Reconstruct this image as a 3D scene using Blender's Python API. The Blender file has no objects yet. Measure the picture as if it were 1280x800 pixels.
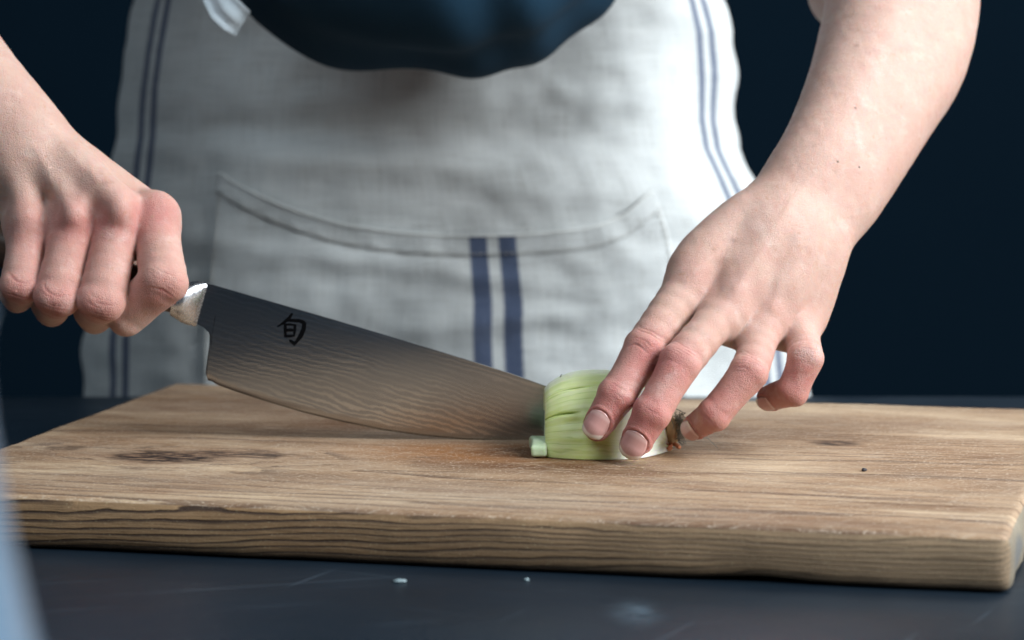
import bpy, bmesh, math, random
import numpy as np
from mathutils import Vector, Matrix, noise as mnoise

# ------------------------------------------------------------------ camera, light, exposure
sc = bpy.context.scene
C = sc.collection
F = 3022.0                        # focal length in photo pixels (1280 wide)
PITCH = math.atan((400 - 84) / F)
CAMZ = 0.215
BT = 0.024                        # top of the board
cam_d = bpy.data.cameras.new('camera')
cam = bpy.data.objects.new('camera', cam_d); C.objects.link(cam)
cam.location = (0, 0, CAMZ); cam.rotation_euler = (math.pi / 2 - PITCH, 0, 0)
cam_d.sensor_width = 36; cam_d.lens = 36 * F / 1280
cam_d.clip_start = 0.01; cam_d.clip_end = 50
cam_d.dof.use_dof = True; cam_d.dof.focus_distance = 1.16; cam_d.dof.aperture_fstop = 7.6
cam_d.dof.aperture_blades = 9
sc.camera = cam

w = bpy.data.worlds.new('World'); sc.world = w; w.use_nodes = True
w.node_tree.nodes['Background'].inputs[0].default_value = (0.30, 0.55, 0.85, 1)
w.node_tree.nodes['Background'].inputs[1].default_value = 0.02


def area(name, loc, target, size, sizey, power, col):
    l = bpy.data.lights.new(name, 'AREA'); l.shape = 'RECTANGLE'; l.size = size; l.size_y = sizey
    l.energy = power; l.color = col
    o = bpy.data.objects.new(name, l); C.objects.link(o); o.location = loc
    o.rotation_euler = (Vector(target) - Vector(loc)).to_track_quat('-Z', 'Y').to_euler()
    return o


area('window_and_fill_light', (1.50, 0.45, 1.05), (0.02, 1.42, 0.1), 1.1, 1.1, 69, (0.92, 0.97, 1.0))
area('window_and_fill_light', (0.95, 1.80, 1.25), (0.0, 1.2, 0.0), 0.8, 0.7, 13, (0.92, 0.97, 1.0))
area('window_and_fill_light', (-1.0, 0.1, 1.9), (-.1, 1.4, 0.1), 1.6, 1.2, 18, (0.78, 0.91, 1.0))  # added fill lamp, no window known here; brightens the dim left side
sc.view_settings.view_transform = 'Standard'; sc.view_settings.look = 'None'
sc.view_settings.exposure = 0.35; sc.view_settings.gamma = 1.0
sc.render.engine = 'CYCLES'
sc.cycles.max_bounces = 8
sc.cycles.use_denoising = True

# ------------------------------------------------------------------ helpers
_fw = np.array([0, math.cos(PITCH), -math.sin(PITCH)]); _up = np.array([0, math.sin(PITCH), math.cos(PITCH)])


def P(px, py, Y):
    """a point of the room, given where the photograph sees it and how far away it is"""
    r = _fw + np.array([(px - 640) / F, 0, 0]) + _up * ((400 - py) / F)
    return np.array([0, 0, CAMZ]) + r * (Y / r[1])


def PZ(px, py, z):
    r = _fw + np.array([(px - 640) / F, 0, 0]) + _up * ((400 - py) / F)
    return np.array([0, 0, CAMZ]) + r * ((z - CAMZ) / r[2])


def cam_px(p):
    d = p - np.array([0, 0, CAMZ]); f = d @ _fw
    return np.stack([640 + F * d[:, 0] / f, 400 - F * (d @ _up) / f], 1)


def mm(px, Y):
    return px * Y / F


def tag(o, label=None, cat=None, group=None, kind=None):
    if label: o['label'] = label
    if cat: o['category'] = cat
    if group: o['group'] = group
    if kind: o['kind'] = kind
    return o


def empty(name, loc):
    o = bpy.data.objects.new(name, None); C.objects.link(o); o.location = loc; o.empty_display_size = .02
    return o


def link(name, me, mat=None, parent=None, smooth=True):
    o = bpy.data.objects.new(name, me); C.objects.link(o)
    if mat and not me.materials: me.materials.append(mat)
    if parent:
        o.parent = parent
        bpy.context.view_layer.update()
        o.matrix_parent_inverse = parent.matrix_world.inverted()
    if smooth:
        me.polygons.foreach_set('use_smooth', [True] * len(me.polygons))
    return o


def mesh(name, V, Fc):
    me = bpy.data.meshes.new(name); me.from_pydata([tuple(map(float, v)) for v in V], [], [tuple(map(int, f)) for f in Fc])
    me.update()
    return me


def grid_mesh(name, G, closed_u=False, uv=None):
    """G: array (nu, nv, 3)"""
    nu, nv = G.shape[:2]
    V = G.reshape(-1, 3)
    idx = np.arange(nu * nv).reshape(nu, nv)
    if closed_u: idx = np.vstack([idx, idx[:1]])
    q = np.stack([idx[:-1, :-1], idx[1:, :-1], idx[1:, 1:], idx[:-1, 1:]], -1).reshape(-1, 4)
    me = mesh(name, V, q)
    if uv is not None:
        l = me.uv_layers.new(name='UVMap')
        vi = np.zeros(len(me.loops), dtype=np.int32); me.loops.foreach_get('vertex_index', vi)
        l.data.foreach_set('uv', uv.reshape(-1, 2)[vi].astype(np.float32).ravel())
    return me


class NT:
    """small helper to write node graphs as expressions"""
    def __init__(s, name, rough=0.5):
        s.m = bpy.data.materials.new(name); s.m.use_nodes = True
        s.t = s.m.node_tree; s.b = s.t.nodes['Principled BSDF']; s.b.inputs['Roughness'].default_value = rough

    def n(s, typ, **kw):
        nd = s.t.nodes.new(typ)
        for k, v in kw.items(): setattr(nd, k, v)
        return nd

    def put(s, sock, v):
        if isinstance(v, bpy.types.NodeSocket): s.t.links.new(v, sock)
        elif isinstance(v, (tuple, list)) and len(v) == 3 and sock.type == 'RGBA': sock.default_value = (*v, 1)
        else: sock.default_value = v

    def math(s, op, a, b=None, c=None, clamp=False):
        nd = s.n('ShaderNodeMath', operation=op, use_clamp=clamp)
        for i, v in enumerate((a, b, c)):
            if v is not None: s.put(nd.inputs[i], v)
        return nd.outputs[0]

    def vmath(s, op, a, b=None, scale=None):
        nd = s.n('ShaderNodeVectorMath', operation=op)
        s.put(nd.inputs[0], a)
        if b is not None: s.put(nd.inputs[1], b)
        if scale is not None: s.put(nd.inputs['Scale'], scale)
        return nd.outputs['Value'] if op in ('LENGTH', 'DOT_PRODUCT', 'DISTANCE') else nd.outputs[0]

    def coord(s, which='Object'):
        return s.n('ShaderNodeTexCoord').outputs[which]

    def noise(s, vec, scale, detail=4, rough=0.5, dist=0):
        nd = s.n('ShaderNodeTexNoise'); s.put(nd.inputs['Vector'], vec)
        nd.inputs['Scale'].default_value = scale; nd.inputs['Detail'].default_value = detail
        nd.inputs['Roughness'].default_value = rough; nd.inputs['Distortion'].default_value = dist
        return nd.outputs['Fac']

    def vor(s, vec, scale, out='Distance', feature='F1'):
        nd = s.n('ShaderNodeTexVoronoi', feature=feature); s.put(nd.inputs['Vector'], vec); nd.inputs['Scale'].default_value = scale
        return nd.outputs[out]

    def mapr(s, v, a, b, c=0., d=1., smooth=False):
        nd = s.n('ShaderNodeMapRange', interpolation_type='SMOOTHSTEP' if smooth else 'LINEAR')
        s.put(nd.inputs[0], v)
        for i, x in enumerate((a, b, c, d)): nd.inputs[i + 1].default_value = x
        return nd.outputs[0]

    def ramp(s, v, stops):
        nd = s.n('ShaderNodeValToRGB'); s.put(nd.inputs[0], v); e = nd.color_ramp.elements
        while len(e) < len(stops): e.new(0.5)
        for el, (p, c) in zip(e, stops): el.position = p; el.color = (*c, 1)
        return nd.outputs[0]

    def mix(s, f, a, b, blend='MIX'):
        nd = s.n('ShaderNodeMix', data_type='RGBA', blend_type=blend)
        s.put(nd.inputs[0], f); s.put(nd.inputs[6], a); s.put(nd.inputs[7], b)
        return nd.outputs[2]

    def sep(s, v):
        nd = s.n('ShaderNodeSeparateXYZ'); s.put(nd.inputs[0], v); return nd.outputs

    def comb(s, x, y, z):
        nd = s.n('ShaderNodeCombineXYZ')
        for i, v in enumerate((x, y, z)): s.put(nd.inputs[i], v)
        return nd.outputs[0]

    def bump(s, h, strength=0.5, dist=0.001, normal=None):
        nd = s.n('ShaderNodeBump'); s.put(nd.inputs['Height'], h)
        s.put(nd.inputs['Strength'], strength); nd.inputs['Distance'].default_value = dist
        if normal is not None: s.put(nd.inputs['Normal'], normal)
        return nd.outputs[0]

    def set(s, **kw):
        for k, v in kw.items(): s.put(s.b.inputs[k.replace('_', ' ')], v)
        return s.m


# ------------------------------------------------------------------ materials
def mat_table():
    s = NT('dark_slate'); c = s.coord()
    n = s.noise(c, 9, 5, .6); f = s.noise(c, 700, 2, .5)
    sm = PZ(795, 766, 0)
    d = s.vmath('LENGTH', s.vmath('MULTIPLY', s.vmath('SUBTRACT', c, tuple(sm)), (75, 34, 1)))
    sm1 = s.math('MULTIPLY', s.mapr(d, 1.1, .2, 0, 1, True), s.mapr(s.noise(s.vmath('MULTIPLY', c, (60, 240, 1)), 1.5, 4, .6), .42, .62))
    dust = s.mapr(s.noise(c, 260, 3, .7), .70, .80, 0, .25)
    col = s.mix(n, (.002, .006, .011), (.006, .0135, .023))
    col = s.mix(s.math('MULTIPLY', f, .25), col, (.010, .019, .030))
    col = s.mix(dust, col, (.12, .15, .18))
    col = s.mix(s.math('MULTIPLY', sm1, .22), col, (.20, .30, .38))
    for ang in (.3, -.5, 1.1):
        ca, sa = math.cos(ang), math.sin(ang); x, y, z = s.sep(c)
        uu = s.math('ADD', s.math('MULTIPLY', x, ca), s.math('MULTIPLY', y, sa)); vv = s.math('SUBTRACT', s.math('MULTIPLY', y, ca), s.math('MULTIPLY', x, sa))
        k = s.noise(s.comb(s.math('MULTIPLY', uu, 9), s.math('MULTIPLY', vv, 420), ang), 1, 1, .5)
        col = s.mix(s.mapr(k, .72, .78, 0, .35), col, (.07, .10, .13))
    col = s.mix(s.mapr(s.noise(c, 3.3, 3, .5), .52, .72, 0, .5, True), col, (.018, .036, .055))
    return s.set(Base_Color=col, Roughness=s.mapr(n, .3, .7, .34, .5), Normal=s.bump(f, .25, .0004), Specular_IOR_Level=.32)


def mat_wall():
    s = NT('navy_wall', .85); c = s.coord()
    n = s.noise(c, 2.5, 5, .6)
    return s.set(Base_Color=s.mix(n, (.0016, .0064, .0125), (.0024, .0088, .0165)), Specular_IOR_Level=.04, Normal=s.bump(s.noise(c, 60, 4), .3, .002))


def mat_wood(face):
    """face: 'top', 'edge' (long grain side), 'end' (end grain)"""
    s = NT('board_wood_' + face, .62); c = s.coord()
    x, y, z = s.sep(c)
    lowf = s.noise(s.vmath('MULTIPLY', c, (2.6, 22, 22)), 1, 4, .5)
    midf = s.noise(s.vmath('MULTIPLY', c, (6, 70, 70)), 1, 3, .5)
    dy = s.math('SUBTRACT', y, .125); dz = s.math('ADD', z, .16)
    r = s.math('SQRT', s.math('ADD', s.math('MULTIPLY', dy, dy), s.math('MULTIPLY', dz, dz)))
    r = s.math('ADD', r, s.math('MULTIPLY', s.math('SUBTRACT', lowf, .5), .022))
    r = s.math('ADD', r, s.math('MULTIPLY', s.math('SUBTRACT', midf, .5), .0030))
    r = s.math('ADD', r, s.math('MULTIPLY', x, -.016))
    knot_col = None
    marks = []
    for (kx, ky, rx, ry, amp, dark) in KNOTS:
        dv = s.vmath('MULTIPLY', s.vmath('SUBTRACT', s.comb(x, y, 0.0), (kx, ky, 0)), (1 / rx, 1 / ry, 0))
        wob = s.noise(s.vmath('MULTIPLY', c, (60, 90, 1)), 1, 4, .6)
        d = s.math('ADD', s.vmath('LENGTH', dv), s.math('MULTIPLY', s.math('SUBTRACT', wob, .5), .9))
        g = s.math('POWER', 2.718, s.math('MULTIPLY', s.math('MULTIPLY', d, d), -.35))
        r = s.math('ADD', r, s.math('MULTIPLY', g, amp))
        marks.append((d, dark))
    pr = s.math('FRACT', s.math('DIVIDE', r, .0042 if face == 'top' else .0020))
    late = s.ramp(pr, [(0, (0, 0, 0)), (.50, (.10,) * 3), (.74, (.80,) * 3), (.88, (1, 1, 1)), (.95, (0, 0, 0))])
    fib = s.noise(s.vmath('MULTIPLY', c, (28, 1500, 1500)), 1, 3, .7)
    fib2 = s.noise(s.vmath('MULTIPLY', c, (90, 2600, 2600)), 1, 2, .7)
    blot = s.noise(s.vmath('MULTIPLY', c, (7, 18, 18)), 1, 5, .65)
    band = s.noise(s.vmath('MULTIPLY', c, (2.2, 45, 45)), 1, 3, .6)
    if face == 'top':
        base = s.ramp(blot, [(.30, (.160, .078, .034)), (.47, (.34, .208, .115)), (.66, (.56, .405, .260))])
        lf = s.math('MULTIPLY', late, s.math('MAXIMUM', s.mapr(band, .40, .62, .10, 1), s.mapr(y, .075, .03, 0, .9)))
        col = s.mix(s.math('MULTIPLY', lf, .95), base, (.075, .030, .014))
        col = s.mix(s.mapr(fib, .42, .66, 0, .6), col, (.10, .056, .032))
        col = s.mix(s.mapr(fib2, .52, .72, 0, .65), col, (.52, .43, .33))
        col = s.mix(s.math('MULTIPLY', s.mapr(s.noise(s.vmath('MULTIPLY', c, (9, 30, 1)), 1, 5, .7), .52, .66), .55), col, (.20, .105, .055))
        # grey weathering
        col = s.mix(s.mapr(s.noise(s.vmath('MULTIPLY', c, (4, 12, 1)), 1, 3), .5, .75, 0, .45), col, (.34, .27, .205))
        # juice stains
        fine = s.noise(s.vmath('MULTIPLY', c, (50, 150, 1)), 1, 5, .7)
        for (sx, sy, rx, ry, st) in STAINS:
            d = s.vmath('LENGTH', s.vmath('MULTIPLY', s.vmath('SUBTRACT', s.comb(x, y, 0.0), (sx, sy, 0)), (1 / rx, 1 / ry, 0)))
            mk = s.math('MULTIPLY', s.mapr(d, 1.25, .25, 0, 1, True), s.mapr(fine, .36, .50, .35, 1))
            col = s.mix(s.math('MULTIPLY', mk, st), col, (.24, .082, .010) if (rx > .08 and ry < .05) else (.10, .034, .007))
        # knife cuts in three directions
        for (ang, st) in ((.5, .35), (1.2, .30), (-.7, .25)):
            ca, sa = math.cos(ang), math.sin(ang)
            u = s.math('ADD', s.math('MULTIPLY', x, ca), s.math('MULTIPLY', y, sa))
            v = s.math('SUBTRACT', s.math('MULTIPLY', y, ca), s.math('MULTIPLY', x, sa))
            k = s.noise(s.comb(s.math('MULTIPLY', u, 22), s.math('MULTIPLY', v, 900), ang), 1, 1, .5)
            col = s.mix(s.mapr(k, .66, .72, 0, st * .9), col, (.50, .42, .33))
            col = s.mix(s.mapr(k, .32, .27, 0, st * 1.2), col, (.12, .07, .045))
        # raised pale fibres and crumbs
        sp = s.noise(c, 620, 3, .6)
        col = s.mix(s.mapr(sp, .60, .66, 0, .6), col, (.60, .50, .39))
        col = s.mix(s.mapr(sp, .38, .32, 0, .4), col, (.17, .11, .07))
    elif face == 'edge':
        base = s.ramp(blot, [(.3, (.160, .086, .038)), (.55, (.29, .172, .084)), (.8, (.42, .275, .15))])
        str_ = s.mapr(x, -.30, -.05, 1, .50)
        col = s.mix(s.math('MULTIPLY', late, s.math('MULTIPLY', str_, .95)), base, (.030, .014, .008))
        col = s.mix(s.mapr(x, -.30, 0, 0, .45), col, (.34, .27, .18), 'MIX')  # paler towards the right end: falloff of the light put into the colour
        col = s.mix(s.math('MULTIPLY', late, s.math('MULTIPLY', str_, .9)), col, (.030, .014, .008))
        col = s.mix(s.mapr(fib, .45, .75, 0, .5), col, (.085, .05, .028))
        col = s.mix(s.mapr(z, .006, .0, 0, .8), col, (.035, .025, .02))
        col = s.mix(s.mapr(s.noise(s.vmath('MULTIPLY', c, (1, 1, 1.6)), 900, 3, .7), .62, .70, 0, s.mapr(z, .018, .004, .15, .7) if False else .5), col, (.60, .52, .32))
    else:
        base = s.ramp(blot, [(.3, (.16, .13, .09)), (.7, (.25, .215, .16))])
        col = s.mix(s.math('MULTIPLY', late, .45), base, (.20, .16, .12))
        dd = s.vmath('LENGTH', s.vmath('MULTIPLY', s.vmath('SUBTRACT', c, (.0, .03, .012)), (0, 45, 130)))
        col = s.mix(s.mapr(dd, 1.2, .5, 0, .7, True), col, (.10, .11, .12))
    for d, dark in marks:
        ring = s.mapr(d, 1.35, .3, 0, 1, True)
        col = s.mix(s.math('MULTIPLY', ring, .62 * dark), col, (.20, .105, .06))
        core = s.math('MULTIPLY', s.mapr(d, 1.1, .5, 0, 1, True), s.mapr(s.noise(s.vmath('MULTIPLY', c, (90, 260, 1)), 1, 4, .65), .38, .54))
        col = s.mix(s.math('MULTIPLY', core, dark), col, (.016, .008, .006))
    h = s.math('ADD', s.math('MULTIPLY', late, .35 if face == 'top' else -.6), s.math('ADD', s.math('MULTIPLY', fib, .8), s.math('MULTIPLY', s.noise(c, 900, 3, .6), .5)))
    return s.set(Base_Color=col, Roughness=s.mapr(fib, .3, .7, .5, .72), Normal=s.bump(h, .8, .0009), Specular_IOR_Level=.35)


def mat_skin():
    s = NT('skin', .46); c = s.coord()
    at = s.n('ShaderNodeAttribute', attribute_name='tint')
    red, dark, pale = s.sep(at.outputs['Vector'])
    n1 = s.noise(c, 38, 5, .6); n2 = s.noise(c, 260, 3, .6); n3 = s.noise(c, 950, 2, .6)
    base = s.mix(s.mapr(n1, .35, .65), (.47, .290, .232), (.52, .345, .282))
    base = s.mix(s.math('MULTIPLY', s.mapr(n2, .45, .72), .22), base, (.52, .29, .24))
    base = s.mix(s.math('MULTIPLY', red, s.mapr(n2, .2, .6, .75, 1)), base, (.44, .145, .130))
    base = s.mix(s.math('MULTIPLY', s.mapr(s.noise(c, 110, 4, .65), .50, .66), .30), base, (.46, .245, .205))
    base = s.mix(s.math('MULTIPLY', s.mapr(s.noise(c, 75, 4, .65), .55, .70), .35), base, (.60, .455, .40))
    base = s.mix(pale, base, (.78, .60, .50))
    fr = s.mapr(s.noise(c, 330, 1, .4), .70, .77, 0, .50)
    base = s.mix(fr, base, (.42, .22, .14))
    base = s.mix(dark, base, (.16, .065, .045))
    vv = s.vor(c, 1250, 'Distance', 'DISTANCE_TO_EDGE')
    h = s.math('ADD', s.math('MULTIPLY', s.mapr(vv, 0, .18), .35), s.math('ADD', s.math('MULTIPLY', n3, .8), s.math('MULTIPLY', n2, .8)))
    s.b.subsurface_method = 'RANDOM_WALK'
    s.b.inputs['Subsurface Radius'].default_value = (1.0, .35, .2)
    return s.set(Base_Color=base, Subsurface_Weight=.7, Subsurface_Scale=.0016, Roughness=s.mapr(n2, .3, .7, .40, .58),
                 Normal=s.bump(h, .6, .0006), Specular_IOR_Level=.45)


def mat_nail():
    s = NT('fingernail', .28); uv = s.coord('UV'); u, v, _ = s.sep(uv)
    a = s.math('ADD', v, s.math('MULTIPLY', s.math('POWER', s.math('ABSOLUTE', s.math('SUBTRACT', u, .5)), 2.0), .9))
    col = s.ramp(v, [(0, (.40, .17, .15)), (.10, (.60, .38, .35)), (.26, (.46, .22, .20)), (.68, (.52, .26, .24))])
    free = s.mapr(s.math('SUBTRACT', v, s.math('MULTIPLY', s.math('POWER', s.math('ABSOLUTE', s.math('SUBTRACT', u, .5)), 2.0), -.7)), .83, .90, 0, 1, True)
    col = s.mix(s.math('MULTIPLY', free, .9), col, (.86, .78, .68))
    st = s.noise(s.vmath('MULTIPLY', uv, (40, 2, 1)), 1, 2)
    s.b.inputs['Subsurface Radius'].default_value = (1.0, .4, .3)
    return s.set(Base_Color=s.mix(s.math('MULTIPLY', st, .2), col, (.83, .64, .58)), Subsurface_Weight=.15, Subsurface_Scale=.0008, Coat_Weight=.7, Coat_Roughness=.12,
                 Normal=s.bump(st, .12, .0003))


def mat_linen(pocket=False, panel=False):
    s = NT('pocket_linen' if pocket else 'apron_linen', .92); uv = s.coord('UV'); u, v, _ = s.sep(uv)   # uv in metres of cloth
    def thread(a, b, f, seed):
        wob = s.noise(s.comb(s.math('MULTIPLY', a, 30), s.math('MULTIPLY', b, f * .9), seed), 1, 3, .6)
        return wob
    warp = thread(v, u, 900, 1.0); weft = thread(u, v, 900, 5.0)
    fr = 2 * math.pi / .00105
    wv = s.math('MULTIPLY', s.math('SINE', s.math('MULTIPLY', u, fr)), s.math('SINE', s.math('MULTIPLY', v, fr)))
    big = s.noise(uv, 22, 5, .6)
    slub = s.math('MAXIMUM', s.mapr(warp, .52, .75), s.mapr(weft, .52, .75))
    col = s.mix(big, (.61, .645, .65), (.735, .765, .765))
    col = s.mix(s.math('MULTIPLY', slub, .5), col, (.82, .83, .80))
    col = s.mix(s.mapr(s.math('MULTIPLY', warp, weft), .22, .14, 0, .55), col, (.40, .40, .37))
    uj = s.math('ADD', u, s.math('MULTIPLY', s.math('SUBTRACT', s.noise(s.comb(s.math('MULTIPLY', u, 150), s.math('MULTIPLY', v, 600), 2.0), 1, 2), .5), .0016))
    def stripe(lo, hi, soft=.0007):
        return s.math('MULTIPLY', s.mapr(uj, lo - soft, lo + soft), s.mapr(uj, hi + soft, hi - soft))
    navy = s.mix(s.math('MULTIPLY', s.mapr(wv, -.2, .6), .32), (.012, .034, .110), (.15, .23, .40))
    navy = s.mix(s.mapr(slub, .2, 1, 0, .30), navy, (.16, .22, .36))
    for lo, hi, st in (POCKET_STRIPES if pocket else APRON_STRIPES):
        col = s.mix(s.math('MULTIPLY', stripe(lo, hi), st), col, navy)
    h = s.math('ADD', s.math('MULTIPLY', wv, .35), s.math('ADD', s.math('MULTIPLY', slub, .8), s.math('MULTIPLY', big, 2.5)))
    return s.set(Base_Color=col, Normal=s.bump(h, .7, .0012), Specular_IOR_Level=.15, Sheen_Weight=.25)


def mat_plain(name, col, rough=.5, metal=0, bump=0, scale=300, **kw):
    s = NT(name, rough); c = s.coord(); n = s.noise(c, scale, 4, .6)
    s.set(Base_Color=s.mix(n, tuple(x * .85 for x in col), tuple(min(1, x * 1.15) for x in col)), Metallic=metal, Roughness=s.mapr(n, .3, .7, rough * .85, min(1, rough * 1.15)), **kw)
    if bump: s.set(Normal=s.bump(n, bump, .0008))
    return s.m


def mat_blade():
    s = NT('damascus_steel', .2); c = s.coord()       # object coords: x along the blade, z up, metres
    x, y, z = s.sep(c)
    warp = s.noise(s.vmath('MULTIPLY', c, (22, 1, 50)), 1, 5, .62)
    warp2 = s.noise(s.vmath('MULTIPLY', c, (150, 1, 150)), 1, 3, .6)
    ph = s.math('ADD', s.math('MULTIPLY', z, 2 * math.pi / .0027), s.math('ADD', s.math('MULTIPLY', warp, 30), s.math('MULTIPLY', warp2, 2.2)))
    ln = s.mapr(s.math('SINE', ph), -.6, .9, 0, 1, True)
    fine = s.noise(s.vmath('MULTIPLY', c, (40, 1, 2200)), 1, 2)
    bev = s.mapr(z, .0075, .0065)                      # plain core steel next to the edge (height is measured from the edge curve below)
    at = s.n('ShaderNodeAttribute', attribute_name='edge_height').outputs['Fac']
    wav = s.math('ADD', at, s.math('MULTIPLY', s.math('SUBTRACT', s.noise(s.vmath('MULTIPLY', c, (90, 1, 20)), 1, 3), .5), .005))
    core = s.mapr(wav, .0038, .0030)
    vis = s.mapr(s.noise(s.vmath('MULTIPLY', c, (16, 1, 40)), 1, 3), .38, .62, .15, 1)
    pat = s.math('MULTIPLY', s.math('MULTIPLY', ln, vis), s.math('SUBTRACT', 1.0, core))
    col = s.mix(pat, (.40, .42, .44), (.60, .61, .61))
    col = s.mix(core, col, (.42, .41, .40))
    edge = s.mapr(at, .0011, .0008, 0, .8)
    col = s.mix(edge, col, (.13, .13, .13))  # dark line painted along the edge for the reflected contact shade
    r = s.math('ADD', s.mapr(pat, 0, 1, .17, .13), s.math('MULTIPLY', fine, .08))
    return s.set(Base_Color=col, Metallic=1.0, Roughness=r, Normal=s.bump(s.math('ADD', s.math('MULTIPLY', pat, 1), s.math('MULTIPLY', fine, .15)), .035, .0004))


def mat_handle():
    s = NT('pakka_wood', .35); c = s.coord()
    n = s.noise(s.vmath('MULTIPLY', c, (20, 500, 500)), 1, 4, .6)
    return s.set(Base_Color=s.mix(n, (.030, .017, .012), (.13, .075, .05)), Normal=s.bump(n, .2, .0004), Coat_Weight=.2)


def mat_onion():
    s = NT('onion_flesh', .36); uv = s.coord('UV'); u, v, _ = s.sep(uv)    # u along root axis 0..1, v round 0..1
    st = s.noise(s.comb(s.math('MULTIPLY', u, 1.6), s.math('MULTIPLY', v, 26), 0.0), 1, 3, .5, .2)
    st2 = s.noise(s.comb(s.math('MULTIPLY', u, 3.0), s.math('MULTIPLY', v, 120), 3.0), 1, 3, .6, .2)
    bl = s.noise(s.comb(s.math('MULTIPLY', u, 3), s.math('MULTIPLY', v, 5), 1.), 1, 3, .5)
    green = s.mix(s.mapr(st, .35, .66), (.62, .70, .22), (.80, .86, .46))
    green = s.mix(s.mapr(st2, .50, .75, 0, .35), green, (.82, .87, .50))
    green = s.mix(s.mapr(bl, .45, .7, 0, .35), green, (.80, .84, .46))
    ph = s.math('ADD', s.math('MULTIPLY', v, 170), s.math('MULTIPLY', s.noise(s.comb(s.math('MULTIPLY', u, 1.5), s.math('MULTIPLY', v, 9), 5.0), 1, 3, .5), 22))
    vein = s.mapr(s.math('SINE', ph), .72, .98, 0, 1, True)
    vein = s.math('MULTIPLY', vein, s.mapr(s.noise(s.comb(s.math('MULTIPLY', u, 5), s.math('MULTIPLY', v, 30), 8.), 1, 2), .35, .6))
    green = s.mix(s.math('MULTIPLY', vein, .40), green, (.38, .50, .09))
    for va, se in ((.3300, .30), (.2000, .20)):
        lv = s.math('MULTIPLY', s.mapr(s.math('ABSOLUTE', s.math('SUBTRACT', v, va)), .0065, .002), s.mapr(u, se + .06, se))
        green = s.mix(s.math('MULTIPLY', lv, .8), green, (.20, .27, .03))
    white = s.mix(st, (.72, .76, .58), (.86, .88, .78))
    f = s.mapr(s.math('ADD', u, s.math('MULTIPLY', s.math('SUBTRACT', bl, .5), .25)), .36, .66, 0, 1, True)
    topw = s.mapr(s.math('ABSOLUTE', s.math('SUBTRACT', v, .5)), .14, .02, 0, .75, True)
    col = s.mix(s.math('MAXIMUM', f, topw), green, white)
    col = s.mix(s.mapr(u, .86, .98, 0, .7), col, (.72, .66, .36))
    s.b.inputs['Subsurface Radius'].default_value = (.8, 1.0, .4)
    return s.set(Base_Color=col, Subsurface_Weight=.6, Subsurface_Scale=.003, Normal=s.bump(s.math('ADD', st, s.math('MULTIPLY', vein, -.5)), .22, .0005), Coat_Weight=.08, Coat_Roughness=.25, Specular_IOR_Level=.35)


def mat_onion_white():
    s = NT('onion_layer_flesh', .28); c = s.coord(); n = s.noise(c, 500, 3)
    s.b.inputs['Subsurface Radius'].default_value = (.8, 1.0, .5)
    return s.set(Base_Color=s.mix(n, (.46, .58, .36), (.60, .70, .48)), Subsurface_Weight=.6, Subsurface_Scale=.003)


# ------------------------------------------------------------------ board geometry (plan corners on the table)
def line2(a, b, c, d):
    a, b, c, d = [np.array(p[:2]) for p in (a, b, c, d)]
    A = np.array([b - a, -(d - c)]).T
    t = np.linalg.solve(A, c - a)
    return a + (b - a) * t[0]


fr = PZ(1266, 672, BT); f0 = PZ(0, 619, BT); bl = PZ(215, 478, BT); le = PZ(18, 551, BT); b1 = PZ(1280, 510, BT)
c_fr = fr[:2]; c_fl = line2(f0, fr, bl, le); c_bl = bl[:2]
c_br = line2(bl, b1, fr, PZ(1297, 600, BT))
BANG = math.atan2(*(c_fr - c_fl)[::-1])
BROT = np.array([[math.cos(BANG), -math.sin(BANG)], [math.sin(BANG), math.cos(BANG)]])


def to_board(p):            # world xy -> board local xy (origin at front right corner)
    return (np.array(p[:2]) - c_fr) @ BROT


def bpx(px, py):
    return to_board(PZ(px, py, BT))


k1 = bpx(205, 571); k2 = bpx(300, 568); k3 = bpx(1043, 554); k4 = bpx(80, 560)
KNOTS = [(k1[0], k1[1], .034, .022, .012, 1.0), (k2[0], k2[1], .030, .012, .006, .8), (k3[0], k3[1], .015, .010, .004, .85), (k4[0], k4[1], .012, .010, .003, .6)]
s0 = bpx(655, 566); s1 = bpx(630, 566); s2 = bpx(470, 527); s3 = bpx(330, 534); s4 = bpx(690, 585); s5 = bpx(830, 586); s6 = bpx(1140, 630); s7 = bpx(400, 505); s8 = bpx(1160, 634); s9 = bpx(1010, 648)
STAINS = [(s1[0], s1[1], .095, .046, .85), (s0[0], s0[1], .036, .022, .85), (s2[0], s2[1], .060, .045, .8), (s3[0], s3[1], .05, .03, .6), (s4[0], s4[1], .07, .02, .8), (s5[0], s5[1], .07, .02, .3), (s6[0], s6[1], .04, .015, .3), (s7[0], s7[1], .12, .055, .55), (s8[0], s8[1], .05, .012, .5), (s9[0], s9[1], .045, .010, .4)]

APW = .46
APRON_STRIPES = [(.0195, .0245, .9), (.0290, .0340, .9), (APW - .0325, APW - .0275, .85), (APW - .0225, APW - .0175, .85)]
POCKET_STRIPES = [(.2470, .2580, .92), (.2650, .2760, .92)]

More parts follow.
